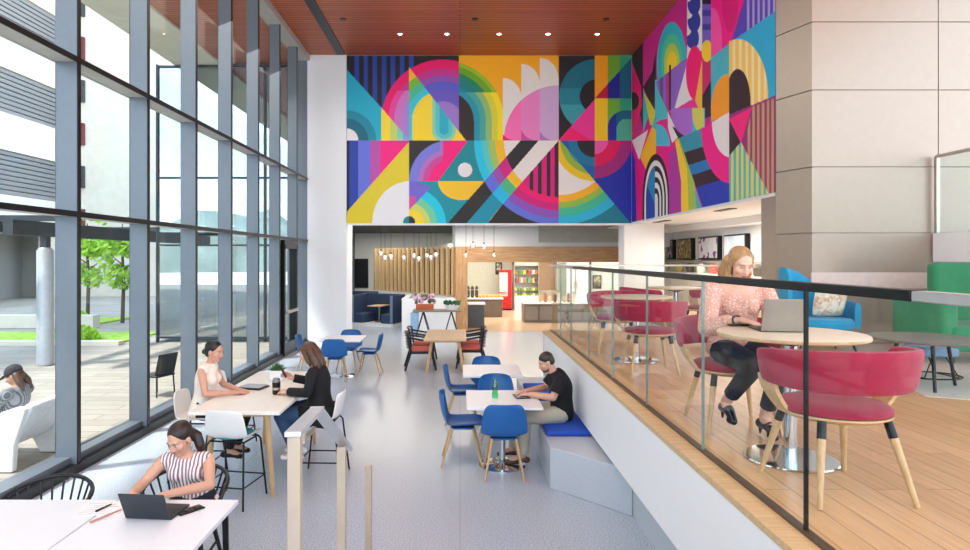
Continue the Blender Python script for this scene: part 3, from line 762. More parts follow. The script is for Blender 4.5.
# console with plants by the low wall
t = thing('console_table', 'high grey console table on black trestle legs by the low white wall', 'table', (-.68, 18.9, 0))
MB().bx(-.72, .72, -.3, .3, .70, .75).build('tabletop', pm('grey_green_top', (122,120,104), .5), t, bevel=.006)
for s in (-1, 1):
    for q in (-1, 1):
        MB().tube([(s*.42, q*.18, .70),(s*.42+.20*1, q*.24, 0)], .016, 8).build('leg', M_black, t)
        MB().tube([(s*.42, q*.18, .70),(s*.42-.20*1, q*.24, 0)], .016, 8).build('leg', M_black, t)
t = thing('planter_tray', 'orange brown wooden tray of white and pink flowers on the console', 'planter', (-1.05, 18.85, .75))
MB().bx(-.26, .26, -.14, .14, 0, .17).build('tray', wood('orange_tray', (190,96,48), (160,72,34)), t, bevel=.006)
rng = np.random.default_rng(4); b = MB(); b2 = MB()
for k in range(60):
    p = (rng.uniform(-.3,.3), rng.uniform(-.15,.15), .2+rng.random()*.26)
    (b if k % 2 else b2).ball(p, .04+.02*rng.random(), 6)
b.build('blossoms', pm('pink_white_petals', (214,170,196), .7, var=.3), t); b2.build('leaves', pm('grey_green_leaf', (104,112,100), .8, var=.3), t)
t = thing('potted_plant', 'low green plant in a white pot on the console', 'plant', (-.24, 18.85, .75))
MB().lathe([(.10,0),(.15,.14),(.13,.14),(.10,.10),(0,.10)], sx=1.5).build('pot', M_white, t)
b = MB()
for k in range(70): b.ball((rng.uniform(-.24,.24), rng.uniform(-.12,.12), .17+rng.random()*.1), .035, 6)
b.build('foliage', pm('dark_green_leaf', (38,96,62), .6, var=.3), t)
t = tag(MB().bx(-1.47,-1.24,18.7,18.95,0,.68).build('storage_bin', pm('pale_blue_bin', (150,186,224), .6), bevel=.02), 'pale blue bin standing at the left end of the console', 'bin')

# pendant globes
Mpg = glass('pendant_glass', (.93,.93,.90), .25, .8)
def pendant(zz):
    def mk():
        r = thing('pendant_lamp', 'x', 'pendant lamp')
        MB().lathe([(.02,.10),(.05,.085),(.085,.03),(.09,0),(.08,-.045),(.045,-.08),(0,-.09)], n=16).build('globe', Mpg, r)
        MB().ball((0,0,.01), .028, 8).build('bulb', emit('bulb', (255,236,206), 2.5), r)
        MB().cyl((0,0,.09),(0,0,.14), .02).build('socket', M_black, r)
        MB().cyl((0,0,.12),(0,0,1.02), .005, n=6).build('cord', M_black, r)
        return r
    return mk
pend = pendant(0); pend.__name__ = 'pendant'
names = 'first second third fourth fifth sixth seventh eighth ninth tenth eleventh twelfth thirteenth'.split()
pl = [(381,254),(385,258),(391,257),(404,258),(414,256),(419,259),(427,256),(431,258),(436,255),(466,255.5),(473,246),(494,255.5),(484,247)]
pl.sort()
for k, (px, py) in enumerate(pl):
    Y = 19.2-.12*(k % 3); p = W(px, py, Y)
    place(pend, (p.x, p.y, p.z), 0, 'clear glass globe pendant in front of the timber fins, %s from the left' % names[k], 'glass globe pendants')

# ------------------------------------------------------------------ kitchen servery
M_taupe = pm('taupe_cabinet', (104,92,82), .5)
M_char = pm('charcoal_cabinet', (78,84,90), .5)
def counter(name, label, x0, x1, y0, y1, h, mat, doors=0):
    t = thing(name, label, 'counter', ((x0+x1)/2, (y0+y1)/2, 0)); a, c = (x1-x0)/2, (y1-y0)/2
    MB().bx(-a, a, -c, c, 0, h-.04).build('cabinet', mat, t, bevel=.005)
    MB().bx(-a-.04, a+.04, -c-.04, c+.04, h-.04, h).build('countertop', M_tabletop, t, bevel=.006)
    for k in range(doors):
        w0 = 2*a/doors
        MB().bx(-a+k*w0+.04, -a+(k+1)*w0-.04, -c-.02, -c, .10, h-.12).build('door', pm('grey_door', (142,136,126), .35, .3), t, bevel=.004)
    return t
counter('servery_counter', 'charcoal counter with a white top just inside the wooden portal', .26, .80, 20.7, 21.5, .80, M_char)
counter('bakery_counter', 'taupe bakery counter with white top along the left kitchen side', .20, 1.64, 24.4, 25.5, .74, M_taupe)
counter('service_counter', 'long grey service counter with paired doors at the right of the kitchen', 2.28, 5.9, 22.4, 23.4, .70, pm('grey_taupe_counter', (120,112,102), .45), 7)
MB  # goods
Mbread = pm('golden_bread', (206,150,92), .8, var=.2); Mjar = pm('dark_jar', (60,46,38), .3)
for k in range(14):
    x = .80+.155*(k % 6)-.05*(k//6); z = .741; yy = 24.62+.17*(k//6)
    tag(MB().ball((x, yy, z+.068), (.07,.07,.068), 8).build('pastry', Mbread), 'golden pastry piled on the white bakery counter', 'pastry', 'pastries on the bakery counter')
for k in range(3):
    t = thing('beverage_urn', 'dark beverage urn on the bakery counter, %s from the left' % names[k], 'urn', (.32+.17*k, 24.8, .74), 0, 'beverage urns')
    MB().lathe([(.06,0),(.065,.04),(.065,.40),(.03,.46),(0,.47)], n=14).build('body', Mjar, t)
    MB().lathe([(.068,.30),(.068,.33)], n=14).build('band', M_steel, t)
    MB().cyl((0,-.06,.10),(0,-.11,.10), .012, n=8).build('tap', M_steel, t)
# red cooler
t = thing('drinks_cooler', 'red upright drinks cooler with curved side beside the chilled shelves', 'cooler', (2.03, 27.9, 0))
MB().bx(-.30, .25, -.28, .35, .08, 1.78).build('cabinet', pm('red_cooler', (206,20,26), .35), t, bevel=.03)
MB().bx(-.30, .06, -.31, -.28, .62, 1.66).build('door_panel', pm('white_red_door', (232,206,200), .3), t, bevel=.004)
MB().lathe([(.18,0),(.18,.025)], (-.16,-.315,.78), 18).build('door_badge', pm('cooler_badge', (220,40,40), .4), t)
MB().bx(-.28, .24, -.26, .3, 0, .09).build('plinth', M_black, t)
# chilled shelves
t = thing('chilled_display', 'open chilled display with shelves of drinks and greens at the kitchen back', 'fridge', (2.95, 28.3, 0))
MB().bx(-.52, .52, .28, .5, 0, 2.35).build('back', M_white, t); MB().bx(-.52, .52, -.35, .3, 0, .62).build('base', M_white, t, bevel=.01)
MB().bx(-.56, .56, -.3, .5, 1.95, 2.35).build('header', pm('grey_green_header', (176,190,180), .4), t, bevel=.01)
for s in (-1,1): MB().bx(s*.54-.02, s*.54+.02, -.35, .5, 0, 2.35).build('side_panel', M_steel, t)
cols = [(200,60,50),(240,200,80),(60,130,70),(230,230,224),(120,70,50),(90,160,70),(210,120,60)]
gi = 0
for r, z in enumerate((.85, 1.2, 1.58)):
    MB().bx(-.52, .52, -.15, .3, z-.02, z).build('shelf', M_steel, t)
for r, z in enumerate((.62, .85, 1.2, 1.58)):
    for k in range(8):
        c = cols[(k*3+r*2) % 7] if r > 1 else ((110,160,70) if k % 3 else (230,220,120))
        nm = {0:'salad_tub',1:'salad_tub',2:'drink_bottle',3:'snack_pack'}[r]
        b = MB(); x = 2.95-.46+.131*k
        if r < 2: b.lathe([(.05,0),(.058,.10),(0,.12)], (x, 28.12, z+.001), 10)
        elif r == 2: b.lathe([(.04,0),(.04,.16),(.016,.20),(.016,.24),(0,.24)], (x, 28.15, z+.001), 10)
        else: b.bx(x-.05, x+.05, 28.1, 28.22, z+.001, z+.17)
        tag(b.build(nm, pm('goods_%d_%d_%d' % c, c, .5)), {0:'green salad tub on the lowest level of the chilled display',1:'green salad tub on the second level of the chilled display',2:'bottle on the middle shelf of the chilled display',3:'coloured snack pack on the top shelf of the chilled display'}[r], nm.split('_')[1], 'goods in the chilled display level %d' % (r+1))
# hood and copper splash
t = thing('range_hood', 'steel kitchen hood above a copper coloured back panel', 'hood', (3.95, 28.5, 0))
MB().prism_y([(-.38,2.3),(.38,2.3),(.34,2.9),(-.34,2.9)], -.3, .45).build('hood_canopy', M_steel, t, smooth=False)
MB().bx(-.38, .38, .40, .46, .8, 2.3).build('splash_panel', pm('copper_panel', (172,146,120), .35, .5), t, smooth=False)
MB().bx(-.38, .38, -.2, .45, 0, .85).build('base_unit', M_steel, t, bevel=.008)
# jars and dispensers on the service counter
for k in range(9):
    c = [(240,236,226),(214,180,130),(170,120,90),(236,220,190),(90,70,60)][k % 5]
    x = 2.75+.17*k
    t = thing('serving_jar', 'serving jar on the long service counter, %s from the left' % names[k], 'jar', (x, 22.75+.12*(k % 2), .70), 0, 'jars on the service counter')
    MB().lathe([(.05,0),(.06,.03),(.06,.20+.05*(k % 3)),(.045,.24+.05*(k % 3)),(0,.25+.05*(k % 3))], n=12).build('jar_body', pm('jar_%d' % (k % 5), c, .3), t)
    MB().lathe([(.048,.24+.05*(k % 3)),(.05,.28+.05*(k % 3)),(0,.285+.05*(k % 3))], n=12).build('lid', M_steel, t)
def picture(name, label, cat, x, y, z, wd, ht, fn_mats, rz=0):
    t = thing(name, label, cat, (x, y, z), rz)
    MB().bx(-wd/2, wd/2, -.02, .02, -ht/2, ht/2).build('frame', M_black, t, bevel=.004)
    MB().bx(-wd/2+.05, wd/2-.05, -.026, -.02, -ht/2+.05, ht/2-.05).build('print', fn_mats, t, smooth=False)
    return t
def patch(name, c1, c2, c3, s):
    m = bpy.data.materials.new(name); m.use_nodes = True; n = m.node_tree; b = n.nodes['Principled BSDF']; b.inputs['Roughness'].default_value = .4
    t = n.nodes.new('ShaderNodeTexCoord'); v = n.nodes.new('ShaderNodeTexVoronoi'); v.inputs['Scale'].default_value = s
    r = n.nodes.new('ShaderNodeValToRGB'); r.color_ramp.interpolation = 'CONSTANT'
    r.color_ramp.elements[0].color = lin(c1)+(1,); r.color_ramp.elements[1].position = .45; r.color_ramp.elements[1].color = lin(c2)+(1,)
    r.color_ramp.elements.new(.75).color = lin(c3)+(1,)
    sp = n.nodes.new('ShaderNodeSeparateColor')
    n.links.new(t.outputs['Object'], v.inputs['Vector']); n.links.new(v.outputs['Color'], sp.inputs[0]); n.links.new(sp.outputs[0], r.inputs[0]); n.links.new(r.outputs[0], b.inputs['Base Color'])
    return m
picture('framed_picture', 'small dark framed picture on the pale kitchen wall above the cooler', 'picture', 1.78, 28.96, 1.82, .30, .56, patch('grey_print', (120,124,120), (200,204,198), (60,60,60), 9))
picture('framed_picture', 'framed picture on the cream kitchen wall at the right, behind the railing glass', 'picture', 6.3, 28.96, 1.2, .40, .62, patch('brown_print', (190,176,150), (120,110,96), (70,66,60), 7))
t = thing('kitchen_doors', 'tall white double doors at the right of the kitchen', 'doors', (5.3, 28.9, 0))
for s in (-1, 1): MB().bx(s*.32-.30, s*.32+.30, -.03, .03, 0, 2.1).build('door_leaf', M_white, t, bevel=.006)
for s in (-1, 1): MB().bx(s*.06-.012, s*.06+.012, -.07, -.03, .9, 1.2).build('handle', M_steel, t)
MB().bx(-.72, -.64, -.02, .05, 0, 2.2).bx(.64, .72, -.02, .05, 0, 2.2).bx(-.72, .72, -.02, .05, 2.1, 2.2).build('frame', M_dark, t)
# chilled glass-front cases right of the hood
for k, x in enumerate((4.58,)):
    t = thing('glass_cabinet', 'tall glass fronted cabinet between the hood and the white doors', 'cabinet', (x, 28.5, 0))
    MB().bx(-.22, .22, -.2, .4, 0, 2.2).build('cabinet', M_white, t, bevel=.01)
    MB().bx(-.20, .20, -.23, -.2, .2, 2.1).build('door', pm('green_glass_front', (130,150,140), .1), t, bevel=.004)

# ------------------------------------------------------------------ terrace back: pictures, shelf and counter
art = [patch('print_a', (52,60,72), (188,196,204), (120,130,140), 11), patch('print_b', (150,120,70), (90,80,60), (200,190,120), 13),
       patch('print_c', (240,240,244), (232,232,238), (128,40,130), 7), patch('print_d', (214,222,232), (196,208,222), (230,234,240), 3)]
for k, (xa, xb) in enumerate(((661,676.5),(681,695.5),(702,722.5),(728,750.5))):
    ya, yb = F*6.8/(xb-460), F*6.8/(xa-460)
    nm = ('dark grey patterned', 'brown and olive patterned', 'white and purple', 'pale blue')[k]
    t = thing('framed_picture', 'thick framed %s picture on the white terrace wall' % nm, 'picture', (6.74, (ya+yb)/2, 2.57), PI/2, 'pictures on the terrace wall')
    wd, ht = yb-ya, .62
    MB().bx(-wd/2, wd/2, -.06, .06, -ht/2, ht/2).build('frame', M_black, t, bevel=.01)
    MB().bx(-wd/2+.05, wd/2-.05, -.062, .064, -ht/2+.04, ht/2-.04).build('print', art[k], t, smooth=False)
struct('trim_7', MB().bx(6.55, 6.8, 9.9, 20.4, 2.16, 2.22), pm('taupe_shelf', (170,160,144), .6), smooth=False)
struct('wall_lower_cream', MB().bx(6.76, 6.80, 9.9, 20.4, MZ, 2.16), pm('warm_cream', (232,222,196), .6), smooth=False)
counter('wall_counter', 'cream wall counter under the row of thick framed pictures', 6.1, 6.7, 10.2, 19.5, .78, pm('cream_counter', (214,206,190), .5)).location.z = MZ
for k in range(10):
    c = [(120,150,80),(220,90,60),(240,230,210),(90,80,70),(200,170,90)][k % 5]
    x, y = 6.35, 11.0+.8*k
    tag(MB().lathe([(.09,0),(.11,.06),(.11,.18),(.05,.24),(0,.25)], (x, y, MZ+.781), 12).build('canister', pm('canister_%d' % (k % 5), c, .5)), 'canister on the cream wall counter, %s from the near end' % names[k], 'canister', 'canisters on the wall counter')
# ------------------------------------------------------------------ furniture
def shell_mesh(prof, k_seat=.05, k_back=.06, nu=9):
    """curved one-piece seat shell: prof = (y, z, half width, lift 0 seat .. 1 back)"""
    b = MB(); rows = []
    for y, z, hw, f in prof:
        r = []
        for i in range(nu):
            u = -1+2*i/(nu-1)
            r.append((u*hw, y+f*k_back*u*u, z+(1-f)*k_seat*abs(u)**2.5-(0.012*abs(u)**3 if f > .95 else 0)))
        rows.append(r)
    return b.grid(rows)
BLUE_PROF = [(.235,.415,.185,0),(.21,.437,.205,0),(.10,.436,.228,0),(-.03,.428,.238,0),(-.13,.43,.242,.1),(-.19,.46,.246,.45),(-.222,.53,.246,.85),(-.245,.62,.238,1),(-.262,.72,.222,1),(-.268,.775,.198,1),(-.268,.80,.158,1)]
def blue_chair():
    r = thing('shell_chair', 'x', 'chair')
    shell_mesh(BLUE_PROF).build('seat_shell', M_blue, r, solid=.012, sub=2)
    MB().bx(-.14,.14,-.13,.13,.395,.418).build('underframe', M_blue, r, bevel=.01)
    for sx in (-1,1):
        for sy in (-1,1):
            MB().cyl((sx*.125, sy*.115, .41), (sx*.205, sy*.225-.01, 0), .016, .011, 12).build('leg', M_oakleg, r)
    return r
G1 = 'blue shell chairs with wooden legs'
def bc(x, y, rz, label): return place(blue_chair, (x, y, 0), math.radians(rz), label, G1)
# square pedestal tables in the middle of the hall
def square_table():
    r = thing('pedestal_table', 'x', 'table')
    MB().bx(-.40,.40,-.44,.44,.712,.74).build('tabletop', M_tabletop, r, bevel=.006)
    MB().cyl((0,0,.015),(0,0,.70), .035, n=20).build('column', M_chrome, r)
    MB().lathe([(0,0),(.26,0),(.26,.008),(.06,.018),(.04,.03),(0,.03)], n=36).build('base_plate', M_chrome, r)
    MB().bx(-.2,.2,-.03,.03,.69,.712).bx(-.03,.03,-.2,.2,.69,.712).build('bracket', M_black, r)
    return r
G2 = 'white square pedestal tables'
place(square_table, (.47, 7.0, 0), 0, 'white square pedestal table at which the man in black sits', G2)
place(square_table, (.44, 8.78, 0), 0, 'empty white square pedestal table behind the one with the green bottle', G2)
bc(.03, 7.12, -90, 'blue shell chair at the left side of the table with the green bottle')
bc(.03, 8.85, -90, 'blue shell chair at the left side of the empty white table behind')
bc(.46, 6.70, 0, 'blue shell chair nearest the camera, seen from behind in front of the man\'s table')
bc(.46, 7.95, 180, 'blue shell chair between the two white square tables')
bc(.40, 9.42, 180, 'blue shell chair at the far side of the empty white square table')
# group by the white pier
place(square_table, (-2.28, 12.3, 0), 0, 'white square table beside the white pier, ringed by four blue chairs', G2)
bc(-2.36, 11.92, 4, 'blue shell chair seen from behind at the table beside the white pier')
bc(-1.80, 12.55, 88, 'blue shell chair turned left at the right of the table beside the white pier')
bc(-2.30, 13.02, 176, 'blue shell chair at the far side of the table beside the white pier')
bc(-2.95, 12.35, -90, 'dark blue shell chair half hidden behind the woman in the black jacket')
tag(MB().lathe([(.03,0),(.034,.01),(.034,.05),(.029,.07),(.034,.09),(.034,.14),(.018,.18),(.013,.20),(.016,.205),(.016,.225),(0,.227)], (.39, 7.02, .741), 20).build('bottle', glass('green_bottle_glass', (.25,.80,.50), .12, .6)), 'green plastic bottle on the white table of the man in black', 'bottle')

# white counter stools
def stool_prof(): return [(.205,.595,.17,0),(.185,.615,.19,0),(.09,.618,.208,0),(-.04,.612,.214,0),(-.12,.617,.215,.15),(-.17,.645,.215,.5),(-.195,.70,.212,.9),(-.212,.78,.205,1),(-.222,.86,.19,1),(-.225,.89,.175,1),(-.225,.905,.15,1)]
def white_stool():
    r = thing('counter_stool', 'x', 'stool')
    shell_mesh(stool_prof(), .04, .05).build('seat_shell', M_whiteplastic, r, solid=.014, sub=2)
    for sx in (-1,1):
        MB().tube([(sx*.17,-.13,.598),(sx*.185,-.16,.56),(sx*.215,-.225,0)], .0095, 8).build('leg', M_black, r)
        MB().tube([(sx*.17,.13,.598),(sx*.185,.16,.56),(sx*.215,.225,0)], .0095, 8).build('leg', M_black, r)
    b = MB(); q = .208; b.tube([(-q,-.21,.2),(q,-.21,.2),(q,.21,.2),(-q,.21,.2)], .008, 8, closed=True); b.build('footrest', M_black, r)
    MB().tube([(-.17,-.13,.595),(.17,-.13,.595),(.17,.13,.595),(-.17,.13,.595)], .009, 8, closed=True).build('seat_frame', M_black, r)
    return r
G3 = 'white counter stools with black wire legs'
def ws(x, y, rz, label): return place(white_stool, (x, y, 0), math.radians(rz), label, G3)
front_stool = ws(-2.14, 5.97, -10, 'white counter stool with a teal pad at the near end of the pale counter table')
ws(-2.76, 6.65, -90, 'white counter stool under the woman in the cream sleeveless top')
ws(-2.80, 7.72, -96, 'empty white counter stool on the window side beyond the woman in the cream top')
ws(-1.44, 6.66, 88, 'white counter stool under the woman in the black jacket')
# a stool with a teal seat pad pushed under the table
MB().lathe([(0,0),(.17,0),(.185,.012),(.17,.028),(0,.034)], (0,.01,.622), 24).build('seat_pad', pm('teal_pad', (20,142,150), .8), front_stool)['label'] = 'teal seat pad'
# long pale counter tables with splayed oak legs
M_bartop = wood('pale_ash_top', (250,246,236), (242,235,220), .3, (14,1.2,1))
def bar_table():
    r = thing('counter_table', 'x', 'table')
    MB().bx(-.43,.43,-1.05,1.05,.825,.86).build('tabletop', M_bartop, r, bevel=.006)
    MB().bx(-.30,.30,-.92,.92,.78,.825).build('apron', M_oak, r, bevel=.004)
    for sx in (-1,1):
        for sy in (-1,1): MB().cyl((sx*.26, sy*.90, .82), (sx*.315, sy*.86, 0), .034, .021, 16).build('leg', M_oakleg, r)
    return r
place(bar_table, (-2.12, 6.95, 0), 0, 'long pale counter table where two seated people face each other')

# foreground white tables and black spindle chairs
def white_table():
    r = thing('work_table', 'x', 'table')
    MB().bx(-.385,.385,-.95,.95,.712,.74).build('tabletop', M_tabletop, r, bevel=.004)
    for sx in (-1,1):
        for sy in (-1,1): MB().cyl((sx*.33, sy*.86, .712), (sx*.34, sy*.88, 0), .02, .016, 12).build('leg', M_black, r)
    MB().bx(-.34,.34,-.88,.88,.68,.712).build('apron', M_black, r)
    return r
place(white_table, (-1.815, 3.12, 0), 0, 'white work table under the open laptop in the left foreground', 'white work tables')
place(white_table, (-2.598, 3.12, 0), 0, 'white work table in the bottom left corner, before the empty black chair', 'white work tables')
def windsor():
    r = thing('spindle_chair', 'x', 'chair')
    MB().lathe([(0,.43),(.20,.43),(.225,.44),(.225,.455),(.20,.465),(0,.458)], n=28, sy=.95).build('seat', M_blackwood, r)
    def rail(t): # t 0..1 round the back from one front end to the other
        a = math.radians(-10+200*t); lift = math.sin(PI*t)
        return (.285*math.cos(a), -.27*math.sin(a)+.0, .655+.09*lift)
    pts = [rail(i/24) for i in range(25)]
    e0, e1 = pts[0], pts[-1]
    pts = [(.20,.08,.45),(.255,.085,.56)]+pts+[(-.255,.085,.56),(-.20,.08,.45)]
    MB().tube(pts, .0145, 10).build('bow_rail', M_blackwood, r)
    for i in range(11):
        t = .12+.76*i/10; p = Vector(rail(t)); q = Vector((p.x*.68, p.y*.66, .455))
        MB().tube([q, (p+q)/2+Vector((0,-.006,0)), p], .0075, 8).build('spindle', M_blackwood, r)
    for sx in (-1,1):
        for sy in (-1,1): MB().cyl((sx*.13, sy*.12, .44), (sx*.205, sy*.21, 0), .019, .012, 12).build('leg', M_blackwood, r)
    b = MB()
    for sx in (-1,1): b.cyl((sx*.165,-.16,.2),(sx*.165,.16,.2), .01)
    b.cyl((-.165,0,.2),(.165,0,.2), .01); b.build('stretcher', M_blackwood, r)
    return r
place(windsor, (-2.80, 4.24, 0), math.radians(186), 'empty black spindle back chair in the left foreground by the window', 'black spindle chairs')
place(windsor, (-1.96, 4.50, 0), math.radians(184), 'black spindle back chair under the woman in the striped blouse', 'black spindle chairs')
# things on the white tables
t = thing('laptop', 'open black laptop on the white work table before the woman in stripes', 'laptop', (-1.85, 3.87, .741), math.radians(180-5))
M_lap = pm('slate_laptop', (52,58,66), .4, .4)
MB().bx(-.145,.145,-.10,.112,0,.016).build('keyboard_base', M_lap, t, bevel=.004)
MB().bx(-.125,.125,-.02,.08,.016,.018).build('keys', M_black, t, smooth=False)
MB().box((0,.152,.092),(.28,.010,.186),rx=math.radians(-24)).build('screen_lid', M_lap, t, bevel=.004)
t = thing('smartphone', 'dark phone lying beside the laptop on the white table', 'phone', (-1.665, 3.885, .741), math.radians(-38))
MB().bx(-.038,.038,-.08,.08,0,.009).build('case', M_black, t, bevel=.004)
MB().lathe([(.022,0),(.022,.006),(0,.007)], (0,.045,.009), 16).build('camera_ring', pm('camera_glass', (70,60,56), .2), t)
MB().lathe([(.016,0),(.016,.006),(0,.007)], (0,-.02,.009), 16).build('grip', M_dark, t)
t = thing('paper_sheet', 'white printed papers left of the laptop on the white table', 'paper', (-2.235, 3.91, .741), math.radians(8))
MB().bx(-.12,.14,-.10,.12,0,.003).build('sheet', pm('paper', (246,246,246), .7), t, smooth=False)
b = MB()
for k in range(6): b.bx(-.10,.10-.03*(k % 3),-.08+.034*k,-.076+.034*k,.003,.0036)
b.build('printed_lines', pm('grey_print', (170,170,176), .7), t, smooth=False)
tag(MB().cyl((-2.228,3.855,.751),(-2.195,3.965,.751), .006, .004).build('pen', M_black), 'black pen lying on the papers left of the laptop', 'pen')
tag(MB().cyl((-2.172,3.70,.748),(-2.09,3.885,.7485), .0065, .005).build('pencil', pm('rose_pencil', (196,140,122), .5)), 'rose coloured pencil lying before the laptop on the white table', 'pencil')
# things on the counter table
t = thing('tablet', 'closed grey tablet in a dark sleeve before the woman in cream', 'tablet', (-2.30, 6.98, .861), math.radians(-12))
MB().bx(-.15,.15,-.11,.11,0,.014).build('sleeve', M_black, t, bevel=.004); MB().bx(-.12,.13,-.08,.10,.014,.026).build('cover', pm('grey_tablet', (178,184,190), .35), t, bevel=.004)
t = thing('tumbler', 'black insulated tumbler with lid on the pale counter table', 'cup', (-1.94, 6.655, .861))
MB().lathe([(.034,0),(.04,.01),(.043,.13),(0,.13)], n=20).build('cup_body', M_black, t)
MB().lathe([(.043,.128),(.036,.165),(.03,.17),(0,.17)], n=20).build('lid', pm('smoky_lid', (120,124,126), .3), t)
MB().lathe([(.0425,.05),(.0432,.075)], n=20).build('band', M_steel, t)
t = thing('potted_succulent', 'green succulent in a square white pot on the pale counter table', 'plant', (-2.15, 7.42, .861))
MB().box((0,0,.06),(.15,.15,.12)).build('pot', M_white, t, bevel=.012)
b = MB(); rng = np.random.default_rng(9)
for k in range(34):
    a = 2.4*k; q = .01+.06*(k/34)
    b.cyl((q*math.cos(a)*.7, q*math.sin(a)*.7, .11), (q*math.cos(a)*1.7, q*math.sin(a)*1.7, .20-.06*(k/34)+.02*rng.random()), .014, .002, 6)
b.build('leaves', pm('succulent_green', (48,104,52), .55, var=.3), t)

# wooden table with black armchairs and coral cushions
t = thing('wooden_table', 'wooden dining table between black armchairs before the low white wall', 'table', (-.30, 13.5, 0))
MB().bx(-.43,.43,-.92,.92,.63,.665).build('tabletop', wood('light_oak_top', (226,196,156), (206,172,130), .35, (14,1.2,1)), t, bevel=.006)
for sx in (-1,1):
    for sy in (-1,1): MB().cyl((sx*.27, sy*.70, .63), (sx*.37, sy*.82, 0), .035, .024, 14).build('leg', M_oakleg, t)
MB().bx(-.3,.3,-.75,.75,.59,.63).build('apron', M_oak, t)
def armchair():
    r = thing('armchair', 'x', 'chair')
    MB().bx(-.25,.25,-.24,.26,.33,.37).build('seat_frame', M_blackwood, r, bevel=.008)
    MB().bx(-.22,.22,-.19,.25,.37,.44).build('cushion', pm('coral_cushion', (214,106,96), .85), r, bevel=.025, seg=3)
    for sx in (-1,1):
        MB().tube([(sx*.26,.26,.60),(sx*.265,.24,.36),(sx*.29,.30,0)], .021, 8).build('leg', M_blackwood, r)
        MB().tube([(sx*.25,-.27,.74),(sx*.26,-.22,.36),(sx*.29,-.33,0)], .022, 8).build('leg', M_blackwood, r)
        MB().tube([(sx*.26,.30,.60),(sx*.275,.05,.615),(sx*.25,-.26,.67)], .02, 8).build('armrest', M_blackwood, r)
    b = MB()
    MB().tube([(-.25,-.27,.74),(-.12,-.32,.76),(.12,-.32,.76),(.25,-.27,.74)], .022, 8).build('top_rail', M_blackwood, r)
    for k in range(5):
        z = .44+.062*k; MB().tube([(-.25,-.235-.008*k,z),(0,-.285-.008*k,z),(.25,-.235-.008*k,z)], .016, 8).build('back_slat', M_blackwood, r)
    return r
for x, y, rz, lb in ((-.82,13.15,-84,'left side of the wooden table, nearer of the two'),(-.84,14.05,-92,'left side of the wooden table, farther of the two'),
                     (.24,13.35,86,'right side of the wooden table, nearer of the two'),(.24,14.15,92,'right side of the wooden table, farther of the two')):
    place(armchair, (x, y, 0), math.radians(rz), 'black slatted armchair, coral cushion, '+lb, 'black armchairs with coral cushions')

# bench along the white terrace front, with blue pads
bm_ = MB(); bm_.prism([(1.535,5.60),(1.535,10.0),(.90,10.0),(.90,6.30)], 0, .41)
o = bm_.build('bench', M_terrwall, bevel=.006); tag(o, 'pale terrazzo bench with a slanted end along the white terrace front', 'bench')
def pad():
    r = MB().box((0,0,.03),(.50,.92,.055)).build('bench_pad', M_bluepad, bevel=.018, seg=3)
    tag(r, 'x', 'cushion'); return r
place(pad, (1.17, 7.12, .412), 0, 'blue bench pad under the man in black', 'blue bench pads')
place(pad, (1.17, 8.78, .412), 0, 'blue bench pad at the empty white table behind the man', 'blue bench pads')

# stair handrail: three steel posts and a flat rail that levels out then follows the stair
t = thing('stair_handrail', 'steel stair handrail on flat posts rising in the bottom centre foreground', 'handrail', (-.58, 2.1, 0))
M_post = pm('satin_steel_post', (184,167,146), .38, .25)
for dx, dy, z, z0, wd in ((.03,0,1.71,MZ*5/6-.002,.042),(-.012,1.05,1.36,.36,.042),(-.03,2.1,.915,0,.042)):
    MB().bx(dx-wd/2, dx+wd/2, dy-.02, dy+.02, 0, z).build('post', M_post, t, bevel=.002)
MB().prism([(0,0),(1,0),(1,1),(0,1)],0,.001).bm.free()
def bar(p, q, wd, th, name):
    p, q = Vector(p), Vector(q); d = (q-p); L_ = d.length; rx = math.atan2(d.z, math.hypot(d.x, d.y)); rz = math.atan2(-d.x, d.y)
    MB().box((0,0,0),(wd, L_, th), M=Matrix.Translation((p+q)/2) @ Matrix.Rotation(rz,4,'Z') @ Matrix.Rotation(rx,4,'X')).build(name, pm('satin_rail', (196,200,204), .3, .5), t, bevel=.003)
bar((.03,-.03,1.72),(-.02,.56,1.665),.055,.018,'level_rail')
bar((-.02,.53,1.672),(-.01,1.20,1.30),.055,.018,'sloping_rail')
MB().cyl((-.02,.30,1.69),(-.02,.30,1.60), .012).cyl((-.02,.30,1.605),(-.02,.48,1.60), .012).build('bracket', M_steel, t)

# ------------------------------------------------------------------ terrace furniture
M_roundtop = wood('pale_round_top', (238,226,204), (228,212,184), .35, (1.2,14,1))
def round_table():
    r = thing('round_table', 'x', 'table')
    MB().lathe([(0,.715),(.385,.715),(.40,.725),(.40,.738),(.396,.74),(0,.74)], n=56).build('tabletop', M_roundtop, r)
    MB().lathe([(.398,.716),(.403,.722),(.403,.734),(.398,.736)], n=56).build('edge_band', M_oak, r)
    MB().cyl((0,0,.012),(0,0,.715), .036, n=24).build('column', M_chrome, r)
    MB().lathe([(0,0),(.25,0),(.255,.006),(.25,.013),(.05,.016),(0,.016)], n=48).build('base_plate', M_chrome, r)
    MB().lathe([(.12,.69),(.12,.715),(.03,.66)], n=20).build('bracket', M_black, r)
    return r
G4 = 'round pedestal tables on the terrace'
place(round_table, (1.93, 3.68, MZ), 0, 'round pale table with chrome pedestal at which the blonde woman works', G4)
place(round_table, (2.02, 7.22, MZ), 0, 'round pale table between magenta chairs in the middle of the terrace', G4)
place(round_table, (3.22, 9.4, MZ), 0, 'round pale table farthest along the terrace, right of the glass railing', G4)
